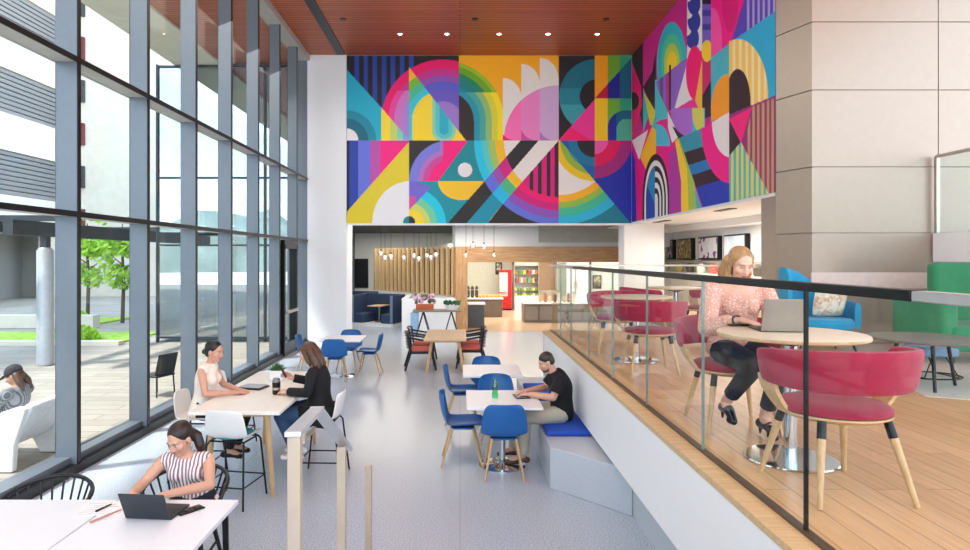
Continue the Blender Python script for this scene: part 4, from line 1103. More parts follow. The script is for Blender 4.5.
def mag_chair():
    r = thing('upholstered_chair', 'x', 'chair')
    b = MB(); b.lathe([(0,.400),(.235,.402),(.262,.415),(.262,.43),(.24,.448),(.12,.452),(0,.447)], n=40, sy=.98); b.build('seat', M_mag, r)
    MB().lathe([(0,.372),(.22,.376),(.262,.398),(.264,.408),(.23,.404),(0,.402)], n=40, sy=.98).build('seat_shell', M_oak, r)
    rows = []; n = 40
    for i in range(n+1):
        t = i/n; a = math.radians(-12+204*t); e = math.sin(PI*t)**.5
        x, y = math.cos(a), -math.sin(a)
        zc = .632+.012*math.sin(PI*t); h = .106*(.70+.30*min(1, e)); th = .026
        if i in (0, n): h *= .70; th *= .6
        loop = []
        for k in range(16):
            p = 2*PI*k/16; cx = abs(math.cos(p))**.5*math.copysign(1, math.cos(p)); cz = abs(math.sin(p))**.55*math.copysign(1, math.sin(p))
            dz = cz*h; rad = 1.0
            off = cx*th + dz*.17
            loop.append(((.345+off)*x, (.335+off)*y+.0, zc+dz))
        rows.append(loop)
    b = MB(); b.grid(rows, closed=True)
    b.bm.verts.ensure_lookup_table()
    V = list(b.bm.verts); b._f(V[:16][::-1]); b._f(V[-16:]); b.build('backrest', M_mag, r)
    for sx in (-1,1):
        rows = []
        for i in range(9):
            t = i/8; z = .39+.19*t; x = sx*(.235+.098*math.sin(t*PI/2)); wd = .055+.02*t; y = .02-.10*t*0
            rows.append([(x-.012, y-wd, z),(x+.012, y-wd, z),(x+.012, y+wd, z),(x-.012, y+wd, z)])
        b = MB(); b.grid(rows, closed=True); b.build('side_support', M_oak, r, bevel=.003)
        for sy in (-1,1):
            p0, p1 = Vector((sx*.165, sy*.165, .385)), Vector((sx*.238, sy*.262, 0)); m = p0.lerp(p1, .20)
            leg = MB().cyl(m, p1, .0205, .0125, 16).build('leg', M_oakleg, r)
            MB().cyl(p0, m, .021, .0215, 16).build('ferrule', M_black, leg)
    return r
G5 = 'magenta chairs with oak legs'
def mc(x, y, rz, label): return place(mag_chair, (x, y, MZ), math.radians(rz), label, G5)
mc(1.90, 3.21, 3, 'magenta chair in the foreground, back to the camera at the blonde woman\'s table')
mc(1.90, 4.42, 176, 'magenta chair the blonde woman sits on')
mc(1.97, 6.55, -4, 'magenta chair at the near side of the middle round table')
mc(1.98, 7.93, 168, 'magenta chair at the far side of the middle round table')
mc(2.72, 9.25, -78, 'magenta chair at the left of the farthest round table')
mc(3.70, 9.55, 95, 'magenta chair at the right of the farthest round table')
# laptop of the blonde woman
t = thing('laptop', 'open grey beige laptop on the round table before the blonde woman', 'laptop', (1.90, 3.80, MZ+.741), math.radians(180-6))
M_lapg = pm('warm_grey_laptop', (158,150,140), .4, .3)
MB().bx(-.12,.12,-.11,.11,0,.015).build('keyboard_base', pm('dark_base', (60,60,62), .4, .3), t, bevel=.004)
MB().bx(-.10,.10,-.03,.07,.015,.017).build('keys', M_black, t, smooth=False)
MB().box((0,.14,.10),(.245,.009,.20),rx=math.radians(-16)).build('screen_lid', M_lapg, t, bevel=.004)
tag(MB().bx(1.72,1.86,4.0,4.06,MZ+.741,MZ+.753).build('phone', M_black, bevel=.003), 'black phone on the rim of the blonde woman\'s round table', 'phone')

# blue lounge chair with patterned cushion
M_cyan = pm('turquoise_wool', (24,150,194), .85, var=.07, bump=.3, sheen=.2)
t = thing('lounge_chair', 'turquoise lounge chair with a high wing back against the grey panels', 'chair', (4.52, 7.95, MZ), math.radians(172))
MB().lathe([(0,.26),(.34,.27),(.40,.31),(.41,.37),(.37,.42),(0,.44)], n=36, sy=.9).build('seat', M_cyan, t)
rows = []
for i in range(31):
    u = i/30; a = math.radians(-25+230*u); x, y = math.cos(a), -math.sin(a)
    s_ = 1/(1+math.exp((u-.56)*14)); top = .62+.44*s_
    if u < .05: top -= .10*((.05-u)/.05)**2
    loop = []
    for k in range(12):
        p = 2*PI*k/12; cx = math.cos(p); cz = math.sin(p)
        zc, h = (.30+top)/2, (top-.30)/2
        loop.append(((.43+cx*.035)*x, (.40+cx*.035)*y, zc+h*abs(cz)**.4*math.copysign(1, cz)))
    rows.append(loop)
b = MB(); b.grid(rows, closed=True); V = list(b.bm.verts); b._f(V[:12][::-1]); b._f(V[-12:]); b.build('wing_back', M_cyan, t)
for sx in (-1,1):
    for sy in (-1,1): MB().cyl((sx*.25, sy*.22, .28), (sx*.33, sy*.29, 0), .018, .012).build('leg', M_black, t)
cu = MB(); rows = []
for i in range(13):
    u = -1+2*i/12; r_ = []
    for j in range(13):
        v = -1+2*j/12; q = (1-u*u)*(1-v*v); r_.append((.21*u*(1-.08*v*v), .085*q**.45, .21*v*(1-.08*u*u)))
    rows.append(r_)
cu.grid(rows); cu.grid([[(x,-y,z) for x,y,z in r_] for r_ in rows])
o = cu.build('cushion', patch('cream_pattern', (226,214,190), (240,232,216), (214,180,150), 26), weld=True)
o.location = (4.58, 7.80, MZ+.655); o.rotation_euler = (math.radians(14), 0, math.radians(4)); tag(o, 'cream patterned cushion leaning in the turquoise lounge chair', 'cushion')
# green high back sofa
M_green = pm('green_wool', (52,138,96), .85, var=.06, bump=.3, sheen=.15)
t = thing('sofa', 'green high backed sofa at the right edge of the terrace', 'sofa', (6.36, 7.35, MZ))
MB().bx(-.95,1.1,-.45,.35,.14,.42).build('seat', M_green, t, bevel=.05, seg=3)
MB().bx(-.60,1.1,.28,.46,.30,1.12).build('backrest', M_green, t, bevel=.06, seg=3)
MB().bx(-1.05,-.86,-.42,.42,.14,.72).build('armrest', M_green, t, bevel=.05, seg=3)
MB().bx(-.86,-.56,.28,.44,.30,.74).build('wing', M_green, t, bevel=.05, seg=3)
for x in (-.9, .95):
    for y in (-.36,.36): MB().cyl((x,y,.15),(x,y,0), .02).build('leg', M_black, t)
# grey low round table, blue pouf on wire sled base, pale rug
t = thing('low_table', 'low round grey table on dark legs before the green sofa', 'table', (4.25, 5.75, MZ))
MB().lathe([(0,.425),(.46,.428),(.47,.44),(.46,.45),(0,.45)], n=48).build('tabletop', pm('grey_table_top', (112,110,106), .4), t)
for k in range(3):
    a = 2.2+2.1*k; MB().cyl((.22*math.cos(a), .22*math.sin(a), .43), (.30*math.cos(a), .30*math.sin(a), 0), .018, .014).build('leg', M_black, t)
t = thing('pouf', 'small pale blue pouf on a thin wire sled base beside the grey table', 'pouf', (4.66, 6.25, MZ))
MB().box((0,0,.255),(.36,.32,.09)).build('seat', pm('pale_blue_wool', (120,158,186), .85), t, bevel=.03, seg=3)
for s_ in (-1,1):
    b = MB(); b.tube([(s_*.06,-.12,.22),(s_*.17,-.16,.012),(s_*.17,.16,.012),(s_*.06,.12,.22)], .007, 8); b.build('wire_leg', M_black, t)
MB().tube([(.28*math.cos(2*PI*k/28), .22*math.sin(2*PI*k/28), .010) for k in range(28)], .008, 8, closed=True).build('floor_ring', M_black, t)
struct('floor_pale_inlay', MB().prism([(3.95,5.35),(4.35,5.15),(9.5,5.15),(9.5,8.6),(5.1,8.6)], MZ, MZ+.004), pm('pale_floor_finish', (214,210,204), .3), smooth=False)

# outdoor seats beyond the glass
M_outw = pm('white_moulded_plastic', (240,240,240), .45)
t = thing('outdoor_lounger', 'white moulded outdoor armchair holding the person in a cap, outside the glass', 'chair', (-5.2, 7.15, 0), math.radians(90)); t.scale = (1, 1, .70)
MB().prism_y([(-.42,.0),(.34,.0),(.34,.06),(-.02,.10),(.0,.36),(-.42,.36)], 0, 0).bm.free()
side = [(-.62,.40),(-.60,.52),(-.15,.60),(.10,.66),(.28,.92),(.46,1.0),(.54,.96),(.42,.42),(.40,.0),(.22,.0),(.10,.30),(-.30,.34),(-.44,.0),(-.62,.0)]
for x0 in (-.40,.32):
    b = MB(); A = [b.bm.verts.new((x0, -px_, z)) for px_, z in side]; B = [b.bm.verts.new((x0+.08, -px_, z)) for px_, z in side]
    for i in range(len(side)): b._f([A[i],A[(i+1)%len(side)],B[(i+1)%len(side)],B[i]])
    b._f(A); b._f(B[::-1]); b.build('side_panel', M_outw, t, bevel=.012)
MB().box((0,.06,.40),(.66,.72,.09), rx=math.radians(4)).build('seat', M_outw, t, bevel=.03)
MB().box((0,-.42,.70),(.66,.10,.66), rx=math.radians(20)).build('back', M_outw, t, bevel=.03)
def outchair(name):
    r = thing(name, 'x', 'chair')
    MB().box((0,0,.42),(.5,.5,.04)).build('seat', M_black, r, bevel=.01); MB().box((0,-.26,.66),(.5,.04,.46), rx=.25).build('back', M_black, r, bevel=.01)
    for sx in (-1,1):
        for sy in (-1,1): MB().cyl((sx*.22,sy*.22,.42),(sx*.24,sy*.24,0), .016).build('leg', M_black, r)
    return r
def patio_chair(): return outchair('patio_chair')
place(patio_chair, (-5.1, 10.6, 0), math.radians(70), 'dark patio chair on the paving just outside the glass').scale = (.8, .8, .8)
# ------------------------------------------------------------------ people
def fuse(mb, name, mat, parent, loc, voxel=.006, smooth=4, fac=.5):
    """fuses the collected shapes into one continuous skin"""
    bmesh.ops.recalc_face_normals(mb.bm, faces=mb.bm.faces)
    bmesh.ops.translate(mb.bm, verts=mb.bm.verts, vec=-Vector(loc))
    me = bpy.data.meshes.new(name+'_src'); mb.bm.to_mesh(me); mb.bm.free()
    o = bpy.data.objects.new(name+'_src', me); C.objects.link(o)
    md = o.modifiers.new('r', 'REMESH'); md.mode = 'VOXEL'; md.voxel_size = voxel
    md = o.modifiers.new('s', 'SMOOTH'); md.iterations = smooth; md.factor = fac
    dg = bpy.context.evaluated_depsgraph_get()
    m2 = bpy.data.meshes.new_from_object(o.evaluated_get(dg))
    bpy.data.objects.remove(o); bpy.data.meshes.remove(me)
    m2.name = name; m2.materials.clear(); m2.materials.append(mat)
    m2.polygons.foreach_set('use_smooth', [True]*len(m2.polygons))
    r = bpy.data.objects.new(name, m2); C.objects.link(r)
    if parent is not None: r.parent = parent
    else: r.location = loc
    return r
def cap(mb, p, q, r0, r1, n=14):
    mb.cyl(p, q, r0, r1, n); mb.ball(p, r0, 12); mb.ball(q, r1, 12)
def limb(mb, a, b, c, r, grow=0, n=14):
    """two jointed segments with a swelling muscle below each joint; r = (top, mid, joint, mid, end)"""
    a, b, c = Vector(a), Vector(b), Vector(c)
    g = [x+grow for x in r]
    cap(mb, a, a.lerp(b,.4), g[0], g[1], n); cap(mb, a.lerp(b,.4), b, g[1], g[2], n)
    cap(mb, b, b.lerp(c,.32), g[2], g[3], n); cap(mb, b.lerp(c,.32), c, g[3], g[4], n)
def torso(mb, J, S, rings, grow=0):
    pts = [J['pelvis']-(J['chest']-J['pelvis']).normalized()*.085, J['pelvis'], J['pelvis'].lerp(J['chest'],.5), J['chest'], (J['shL']+J['shR'])/2*.75+J['neck']*.25, J['neck']]
    rows = []; n = 28
    for i, (p, (w_, d_)) in enumerate(zip(pts, rings)):
        t = (pts[min(i+1,5)]-pts[max(i-1,0)]).normalized(); s = (S-t*S.dot(t)).normalized(); f = s.cross(t)
        rows.append([p+s*(math.cos(2*PI*k/n)*(w_+grow))+f*(math.sin(2*PI*k/n)*(d_+grow)) for k in range(n)])
    # in-between rows for a smooth flow
    fine = []
    for i in range(len(rows)-1):
        p0, p1, p2, p3 = rows[max(i-1,0)], rows[i], rows[i+1], rows[min(i+2,len(rows)-1)]
        for u in (0,.25,.5,.75):
            fine.append([(p1[k]*2+(p2[k]-p0[k])*u+(p0[k]*2-p1[k]*5+p2[k]*4-p3[k])*u*u+(p1[k]*3-p0[k]-p2[k]*3+p3[k])*u**3)*.5 for k in range(n)])
    fine.append(rows[-1]); mb.grid(fine, closed=True)
    V = list(mb.bm.verts); k0 = len(V)-len(fine)*n
    mb._f(V[k0:k0+n][::-1]); mb._f(V[-n:])
def hand(mb, w_, d, up, side, curl=.5, s=1.0, spread=1.0):
    """palm, four fingers of three bones and a thumb; d = where the hand points, up = back of the hand, side = +1 thumb to the right of d"""
    w_, d = Vector(w_), Vector(d).normalized(); up = Vector(up); up = (up-d*up.dot(d)).normalized(); x = d.cross(up)*side
    M = Matrix((x, d, up)).transposed()
    def P(a, b, c): return w_+M @ Vector((a*s, b*s, c*s))
    cap(mb, P(0,-.02,0), P(0,.02,0), .024*s, .026*s)
    for a0, a1 in ((-.024,-.029),(-.008,-.010),(.008,.010),(.022,.027)): cap(mb, P(a0,.022,0), P(a1,.082,0), .0135*s, .0115*s, 10)
    for k, (a, L_) in enumerate(((.029,.070),(.010,.080),(-.010,.075),(-.029,.058))):
        p = P(a,.084,0); ang = 0; aa = a*.25*spread
        for j, fr in enumerate((.45,.32,.23)):
            ang += curl*(.7 if j == 0 else .9)
            v = M @ Vector((aa*.8, math.cos(ang), -math.sin(ang))); q = p+v.normalized()*L_*fr*s
            cap(mb, p, q, (.0092-.0008*j)*s, (.0086-.001*j)*s, 8); p = q
    p0, p1, p2, p3 = P(.018,.018,-.004), P(.044,.048,-.014), P(.050,.078,-.022), P(.046,.100,-.028)
    cap(mb, p0, p1, .0135*s, .0115*s, 8); cap(mb, p1, p2, .0105*s, .0095*s, 8); cap(mb, p2, p3, .0095*s, .008*s, 8)
def head_frame(c, f, up=(0,0,1)):
    f = Vector(f).normalized(); up = Vector(up); x = f.cross(up).normalized(); u = x.cross(f)
    return Matrix.Translation(c) @ Matrix((x, f, u)).transposed().to_4x4() @ Matrix.Scale(.93, 4)
def mball(mb, M, c, r, n=16):
    k = len(mb.bm.verts); mb.ball(c, r, n); mb.bm.verts.ensure_lookup_table()
    for v in list(mb.bm.verts)[k:]: v.co = M @ v.co
def mcap(mb, M, p, q, r0, r1, n=10): cap(mb, M @ Vector(p), M @ Vector(q), r0, r1, n)
def head(mb, M, male=False):
    mball(mb, M, (0,-.012,.032), (.074,.094,.086), 24)
    mball(mb, M, (0,.028,-.030), (.062 if male else .058,.064,.078), 20)
    mball(mb, M, (0,.060,-.088), (.032 if male else .026,.028,.022))
    mball(mb, M, (0,.020,-.075), (.050,.055,.035))
    for s in (-1,1):
        mball(mb, M, (s*.036,.058,-.022), (.028,.030,.030)); mball(mb, M, (s*.076,-.006,-.012), (.010,.020,.031), 12)
    mcap(mb, M, (-.034,.076,.030), (.034,.076,.030), .013, .013)
    mcap(mb, M, (0,.086,.016), (0,.106,-.024), .0075, .0125)
    for s in (-1,1): mball(mb, M, (s*.011,.098,-.028), (.009,.010,.008), 10)
    mcap(mb, M, (-.014,.088,-.056), (.014,.088,-.056), .0075, .0075)
M_eye = pm('eye_white', (236,232,226), .2); M_iris = pm('dark_iris', (60,44,34), .2)
def face_parts(root, loc, M, brow, lip):
    ML = Matrix.Translation(-Vector(loc)) @ M
    for s in (-1,1):
        b = MB(); mball(b, ML, (s*.031,.0765,.006), (.0125,.010,.0065), 12); e = b.build('eye', M_eye, root)
        b = MB(); mball(b, ML, (s*.031,.0852,.0045), (.0048,.003,.0048), 10); b.build('iris', M_iris, e)
        b = MB(); b.tube([ML @ Vector((s*.017,.0885,.030)), ML @ Vector((s*.034,.0875,.034)), ML @ Vector((s*.050,.075,.028))], [.0025,.003,.0015], 6); b.build('eyebrow', brow, root)
        b = MB(); b.tube([ML @ Vector((s*.018,.0865,.012)), ML @ Vector((s*.031,.0885,.0155)), ML @ Vector((s*.045,.079,.011))], [.0014,.002,.0014], 6); b.build('eyelid', brow, root)
    b = MB(); b.tube([ML @ Vector((-.022,.0865,-.056)), ML @ Vector((-.009,.0955,-.0535)), ML @ Vector((.009,.0955,-.0535)), ML @ Vector((.022,.0865,-.056))], [.002,.0045,.0045,.002], 8)
    b.tube([ML @ Vector((-.02,.0865,-.058)), ML @ Vector((0,.0955,-.063)), ML @ Vector((.02,.0865,-.058))], [.002,.0055,.002], 8); b.build('mouth', lip, root)
ARM_F = (.043,.040,.034,.035,.023); ARM_M = (.050,.047,.039,.041,.028)
LEG_F = (.082,.074,.052,.054,.034); LEG_M = (.085,.078,.056,.056,.038)
RING_F = ((.12,.095),(.165,.108),(.122,.086),(.140,.098),(.128,.076),(.050,.050))
RING_M = ((.12,.10),(.162,.115),(.148,.108),(.168,.116),(.158,.088),(.058,.056))
def V3(d): return {k: Vector(v) for k, v in d.items()}
def skin(rgb): return pm('skin_%d_%d_%d' % rgb, rgb, .5, var=.05, scale=20)
M_lip = pm('lips', (176,92,88), .4)
def body(label, loc, J, fdir, skin_m, male=False, hands=None, s_head=1.0, feet=True, barefoot=False):
    J.update(V3(J)); S = (J['shL']-J['shR']).normalized()
    mb = MB(); torso(mb, J, -S, RING_M if male else RING_F)
    M = head_frame(J['head'], fdir)
    cap(mb, J['neck']-Vector((0,0,.03)), M @ Vector((0,-.015,-.05)), .056 if male else .046, .052 if male else .042)
    head(mb, M, male)
    for q in 'LR':
        cap(mb, J['neck'].lerp(J['sh'+q],.35)-Vector((0,0,.015)), J['sh'+q], .046, .05 if male else .044)
        limb(mb, J['sh'+q], J['el'+q], J['wr'+q], ARM_M if male else ARM_F)
        limb(mb, J['hip'+q], J['kn'+q], J['an'+q], LEG_M if male else LEG_F)
        f = (J['toe'+q]-J['an'+q]); cap(mb, J['an'+q], J['an'+q]+f*.5-Vector((0,0,.0)), .034, .034); cap(mb, J['an'+q]+f*.5, J['toe'+q], .034, .022)
        d, up, sd, curl = hands[q]; hand(mb, J['wr'+q], d, up, sd, curl, 1.06 if male else .96)
    root = fuse(mb, 'person', skin_m, None, loc, .0055, 3)
    tag(root, label, 'person')
    return root, M, J, S
def garment(root, loc, J, S, name, mat, rings, grow, sleeves=0, arm=ARM_F, voxel=.007, bust=0, hem=None, shoulder=True, extra=None, low=.022, sh=.92):
    mb = MB(); JJ = dict(J); JJ['neck'] = J['neck']-Vector((0,0,low))
    torso(mb, JJ, -S, rings, grow)
    F_ = S.cross(Vector((0,0,1))).normalized(); F_ = -F_ if F_.dot(J['knL']+J['knR']-J['hipL']-J['hipR']) < 0 else F_
    if bust:
        for q, sg in (('L',1),('R',-1)): mb.ball(J['chest']+F_*.072+S*(.065*sg)+Vector((0,0,-.0)), (.062,.062,.066), 16)
    for q in 'LR':
        if shoulder: cap(mb, JJ['neck'].lerp(J['sh'+q],.42)-Vector((0,0,.018)), JJ['neck'].lerp(J['sh'+q],sh if not sleeves else 1.0)-Vector((0,0,.004)), .048+grow*.6, .046+grow)
        if sleeves:
            g = [x+grow*(1.0 if sleeves < 3 else 1.9) for x in arm]; a, b_, c = J['sh'+q], J['el'+q], J['wr'+q]
            mb.ball(a, g[0], 14)
            if sleeves < 1: mb.cyl(a, a.lerp(b_, sleeves), g[0], g[1]+.012, 18)
            else:
                cap(mb, a, b_, g[0], g[2]); e = b_.lerp(c, min(1, sleeves-1) if sleeves <= 2 else .72)
                mb.cyl(b_, e, g[2], g[3]*.95 if sleeves >= 3 else g[4]+.006, 18)
    if extra: extra(mb)
    return fuse(mb, name, mat, root, loc, voxel, 4)
def trousers(root, loc, J, S, mat, grow=.012, legs=LEG_F, end=.93, rings=None, flare=0, voxel=.008):
    mb = MB(); p = J['pelvis']; u = (J['chest']-p).normalized()
    rows = []
    for t, w_, d_ in ((-.09,.125,.10),(0,.172,.118),(.07,.160,.108),(.12,.142,.098)):
        f = (-S).cross(u).normalized(); c = p+u*t
        rows.append([c+S*math.cos(2*PI*k/24)*w_+f*math.sin(2*PI*k/24)*d_ for k in range(24)])
    mb.grid(rows, closed=True); V = list(mb.bm.verts); mb._f(V[:24]); mb._f(V[-24:])
    for q in 'LR':
        a, b_, c = J['hip'+q], J['kn'+q], J['an'+q]; g = [x+grow for x in legs]
        cap(mb, a, a.lerp(b_,.5), g[0], g[1]); cap(mb, a.lerp(b_,.5), b_, g[1], g[2]+.004)
        mb.ball(b_, g[2]+.004, 14); mb.cyl(b_, b_.lerp(c, end), g[2]+.002, g[3]*.80+flare, 18)
    return fuse(mb, 'trousers', mat, root, loc, voxel, 4)
def shoe(root, loc, an, toe, mat, heel=0, sole=None):
    mb = MB(); an, toe = Vector(an), Vector(toe); f = toe-an; f.z = 0; f.normalize(); back = Vector((an.x, an.y, 0))-f*.045
    zt = toe.z; za = an.z
    cap(mb, Vector((back.x, back.y, za-.045)), Vector((an.x, an.y, za-.04))+f*.05, .034, .036)
    cap(mb, Vector((an.x, an.y, za-.04))+f*.05, Vector((toe.x, toe.y, zt)), .036, .026); mb.ball(Vector((toe.x, toe.y, zt))-f*.03, (.036,.036,.026), 12)
    o = fuse(mb, 'shoe', mat, root, loc, .006, 3)
    L0 = Vector(loc)
    if heel: MB().cyl(Vector((back.x, back.y, za-.06))-L0, Vector((back.x, back.y, za-.06-heel))-f*.006-L0, .016, .006, 10).build('heel', mat, o)
    return o
def dots(name, base, dot, scale=70):
    m = bpy.data.materials.new(name); m.use_nodes = True; n = m.node_tree; b = n.nodes['Principled BSDF']; b.inputs['Roughness'].default_value = .8
    t = n.nodes.new('ShaderNodeTexCoord'); v = n.nodes.new('ShaderNodeTexVoronoi'); v.inputs['Scale'].default_value = scale
    r = n.nodes.new('ShaderNodeValToRGB'); r.color_ramp.elements[0].position = .26; r.color_ramp.elements[0].color = lin(dot)+(1,); r.color_ramp.elements[1].position = .32; r.color_ramp.elements[1].color = lin(base)+(1,)
    n.links.new(t.outputs['Object'], v.inputs['Vector']); n.links.new(v.outputs['Distance'], r.inputs[0]); n.links.new(r.outputs[0], b.inputs['Base Color']); return m
def stripes(name, c1, c2, c3, freq, rot=0):
    m = bpy.data.materials.new(name); m.use_nodes = True; n = m.node_tree; b = n.nodes['Principled BSDF']; b.inputs['Roughness'].default_value = .8
    t = n.nodes.new('ShaderNodeTexCoord'); mp = n.nodes.new('ShaderNodeMapping'); mp.inputs['Rotation'].default_value = (0,0,rot)
    wv = n.nodes.new('ShaderNodeTexWave'); wv.inputs['Scale'].default_value = freq; wv.inputs['Distortion'].default_value = .6; wv.inputs['Detail Scale'].default_value = 2
    r = n.nodes.new('ShaderNodeValToRGB'); r.color_ramp.elements[0].position = .30; r.color_ramp.elements[0].color = lin(c1)+(1,); r.color_ramp.elements[1].position = .72; r.color_ramp.elements[1].color = lin(c3)+(1,)
    r.color_ramp.elements.new(.5).color = lin(c2)+(1,)
    n.links.new(t.outputs['Object'], mp.inputs[0]); n.links.new(mp.outputs[0], wv.inputs['Vector']); n.links.new(wv.outputs[0], r.inputs[0]); n.links.new(r.outputs[0], b.inputs['Base Color']); return m
def hairmat(name, a, b_): return wood(name, a, b_, .42, (30,30,2), 5)
def lock(mb, M, pts, r): mb.tube([M @ Vector(p) for p in pts], r, 10); mb.ball(M @ Vector(pts[-1]), r[-1], 8); mb.ball(M @ Vector(pts[0]), r[0], 8)
def cap_hair(mb, M, front=.066, side=True):
    mball(mb, M, (0,-.024,.042), (.0815,.098,.086), 28); mball(mb, M, (0,-.055,.0), (.076,.062,.085), 20)

# --- woman in the striped blouse
loc = (-1.87, 4.50, .45)
J = dict(pelvis=(-1.900,4.51,.545), chest=(-1.915,4.46,0.805), neck=(-1.930,4.43,0.925), head=(-1.945,4.375,1.045), shR=(-2.085,4.43,0.875), shL=(-1.775,4.45,0.875),
    elR=(-2.155,4.28,.765), wrR=(-2.105,4.045,.785), elL=(-1.695,4.27,.76), wrL=(-1.890,4.03,.785),
    hipR=(-1.990,4.47,.53), hipL=(-1.810,4.47,.53), knR=(-2.020,4.07,.50), knL=(-1.810,4.07,.50), anR=(-2.020,4.13,.10), anL=(-1.810,4.15,.10), toeR=(-2.030,3.98,.04), toeL=(-1.810,4.0,.04))
r, M, J, S = body('person in a striped sleeveless blouse typing on the black laptop, left foreground', loc, J, (-.28,-.84,-.50), skin((214,164,138)),
    hands={'R':((.35,-.9,-.05),(0,0,1),-1,.28),'L':((-.5,-.8,-.05),(0,0,1),1,.28)})
bl = garment(r, loc, J, S, 'blouse', stripes('striped_blouse', (150,108,116), (228,210,210), (242,236,234), 13, .0), RING_F, .012, 0, bust=1, sh=.80, low=.008)
trousers(r, loc, J, S, pm('dark_denim', (34,38,50), .8))
for q in 'LR': shoe(r, loc, J['an'+q], J['toe'+q], M_black)
Mh = hairmat('dark_brown_hair', (52,32,24), (28,17,13)); b = MB(); cap_hair(b, M)
lock(b, M, [(-.01,-.095,-.02),(-.055,-.10,-.06),(-.085,-.065,-.12),(-.088,-.045,-.20)], [.036,.038,.034,.016]); fuse(b, 'hair', Mh, r, loc, .006, 3)
face_parts(r, loc, M, Mh, M_lip)
b = MB(); b.tube([Matrix.Translation(-Vector(loc)) @ M @ Vector((-.084,.0+.012*math.sin(a),-.058+.014*math.cos(a))) for a in [2*PI*k/14 for k in range(14)]], .002, 6, closed=True); b.build('earring', pm('gold', (220,180,90), .2, 1), r)

# --- woman in the cream sleeveless top at the counter table
loc = (-2.73, 6.65, .62)
J = dict(pelvis=(-2.72,6.65,.715), chest=(-2.675,6.65,1.025), neck=(-2.64,6.65,1.175), head=(-2.59,6.645,1.315), shR=(-2.66,6.485,1.125), shL=(-2.665,6.815,1.125),
    elR=(-2.60,6.425,.915), wrR=(-2.385,6.60,.892), elL=(-2.585,6.875,.925), wrL=(-2.37,6.74,.892),
    hipR=(-2.68,6.56,.70), hipL=(-2.68,6.74,.70), knR=(-2.28,6.55,.68), knL=(-2.28,6.75,.68), anR=(-2.42,6.56,.30), anL=(-2.40,6.74,.29), toeR=(-2.28,6.55,.24), toeL=(-2.27,6.75,.24))
r, M, J, S = body('person in a cream sleeveless top sitting on the window side of the pale counter table', loc, J, (.93,-.20,-.24), skin((206,154,128)),
    hands={'R':((.9,.4,-.05),(0,0,1),-1,.35),'L':((.9,-.4,-.05),(0,0,1),1,.35)})
garment(r, loc, J, S, 'top', pm('cream_knit', (240,228,212), .85, var=.03, bump=.3), RING_F, .013, 0, bust=1, shoulder=True, sh=.80,
    low=0, extra=lambda mb: (mb.cyl(J['neck']-Vector((0,0,.05)), J['neck']+Vector((.006,0,.018)), .062, .052), mb.ball(J['neck']-Vector((.004,0,.045)), (.082,.105,.052), 16)) and None)
trousers(r, loc, J, S, pm('black_trousers', (22,22,26), .8))
for q in 'LR': shoe(r, loc, J['an'+q], J['toe'+q], M_black)
Mh = hairmat('black_hair', (34,26,24), (16,12,12)); b = MB(); cap_hair(b, M); mball(b, M, (0,-.115,-.035), (.036,.036,.034)); fuse(b, 'hair', Mh, r, loc, .006, 3)
face_parts(r, loc, M, Mh, M_lip)

# --- woman in the black jacket
loc = (-1.46, 6.66, .62)
J = dict(pelvis=(-1.475,6.66,.715), chest=(-1.50,6.66,1.02), neck=(-1.545,6.66,1.165), head=(-1.60,6.66,1.295), shL=(-1.515,6.485,1.115), shR=(-1.52,6.835,1.115),
    elL=(-1.555,6.415,.925), wrL=(-1.795,6.575,.905), elR=(-1.62,6.93,.94), wrR=(-1.825,6.86,.995),
    hipL=(-1.51,6.57,.70), hipR=(-1.51,6.75,.70), knL=(-1.86,6.52,.66), knR=(-1.88,6.76,.68), anL=(-1.70,6.54,.28), anR=(-1.72,6.76,.28), toeL=(-1.84,6.53,.235), toeR=(-1.86,6.77,.235))
r, M, J, S = body('person in a black jacket with long brown hair, looking at a hand held phone', loc, J, (-.93,.16,-.32), skin((222,176,152)),
    hands={'L':((-.92,.35,.0),(0,-.35,.9),1,.55),'R':((-.85,-.15,.42),(.25,.95,.1),-1,.65)})
def tails(mb):
    for dy in (-.11, .11): mb.box((-1.49,6.66+dy,.66),(.30,.19,.20),ry=.12)
    cap(mb, J['hipL'], J['hipL'].lerp(J['knL'],.35), .108, .098); cap(mb, J['hipR'], J['hipR'].lerp(J['knR'],.35), .108, .098)
    mb.ball((-1.47,6.66,.70),(.15,.20,.14),16)
garment(r, loc, J, S, 'jacket', pm('black_wool', (16,16,20), .85, var=.1, bump=.3), [(w_+.014, d_+.016) for w_, d_ in RING_F], .016, 1.94, extra=tails)
trousers(r, loc, J, S, pm('blue_jeans', (46,78,112), .8, var=.12))
for q in 'LR': shoe(r, loc, J['an'+q], J['toe'+q], M_whiteplastic)
Mh = hairmat('brown_hair', (100,66,44), (62,38,26)); b = MB(); cap_hair(b, M)
for s, k in ((-1,0),(1,0),(-.35,1),(.35,1)): lock(b, M, [(s*.06,-.05-.03*k,.02),(s*.075,-.075-.02*k,-.07),(s*.085,-.085-.01*k,-.16),(s*.07,-.08,-.24)], [.045,.046,.042,.018])
for s in (-1,1): lock(b, M, [(s*.05,.045,.08),(s*.074,.02,.01),(s*.078,.0,-.08),(s*.075,-.01,-.15)], [.018,.022,.024,.012])
fuse(b, 'hair', Mh, r, loc, .0065, 3); face_parts(r, loc, M, Mh, M_lip)
t = thing('smartphone', 'dark phone held up by the person in the black jacket', 'phone', (-1.915, 6.815, 1.075))
MB().box((0,0,0),(.012,.072,.145),ry=-.5,rz=.15).build('case', M_black, t, bevel=.004); MB().box((.0075,0,.003),(.002,.064,.132),ry=-.5,rz=.15).build('display', pm('phone_display', (60,70,86), .1), t, smooth=False)

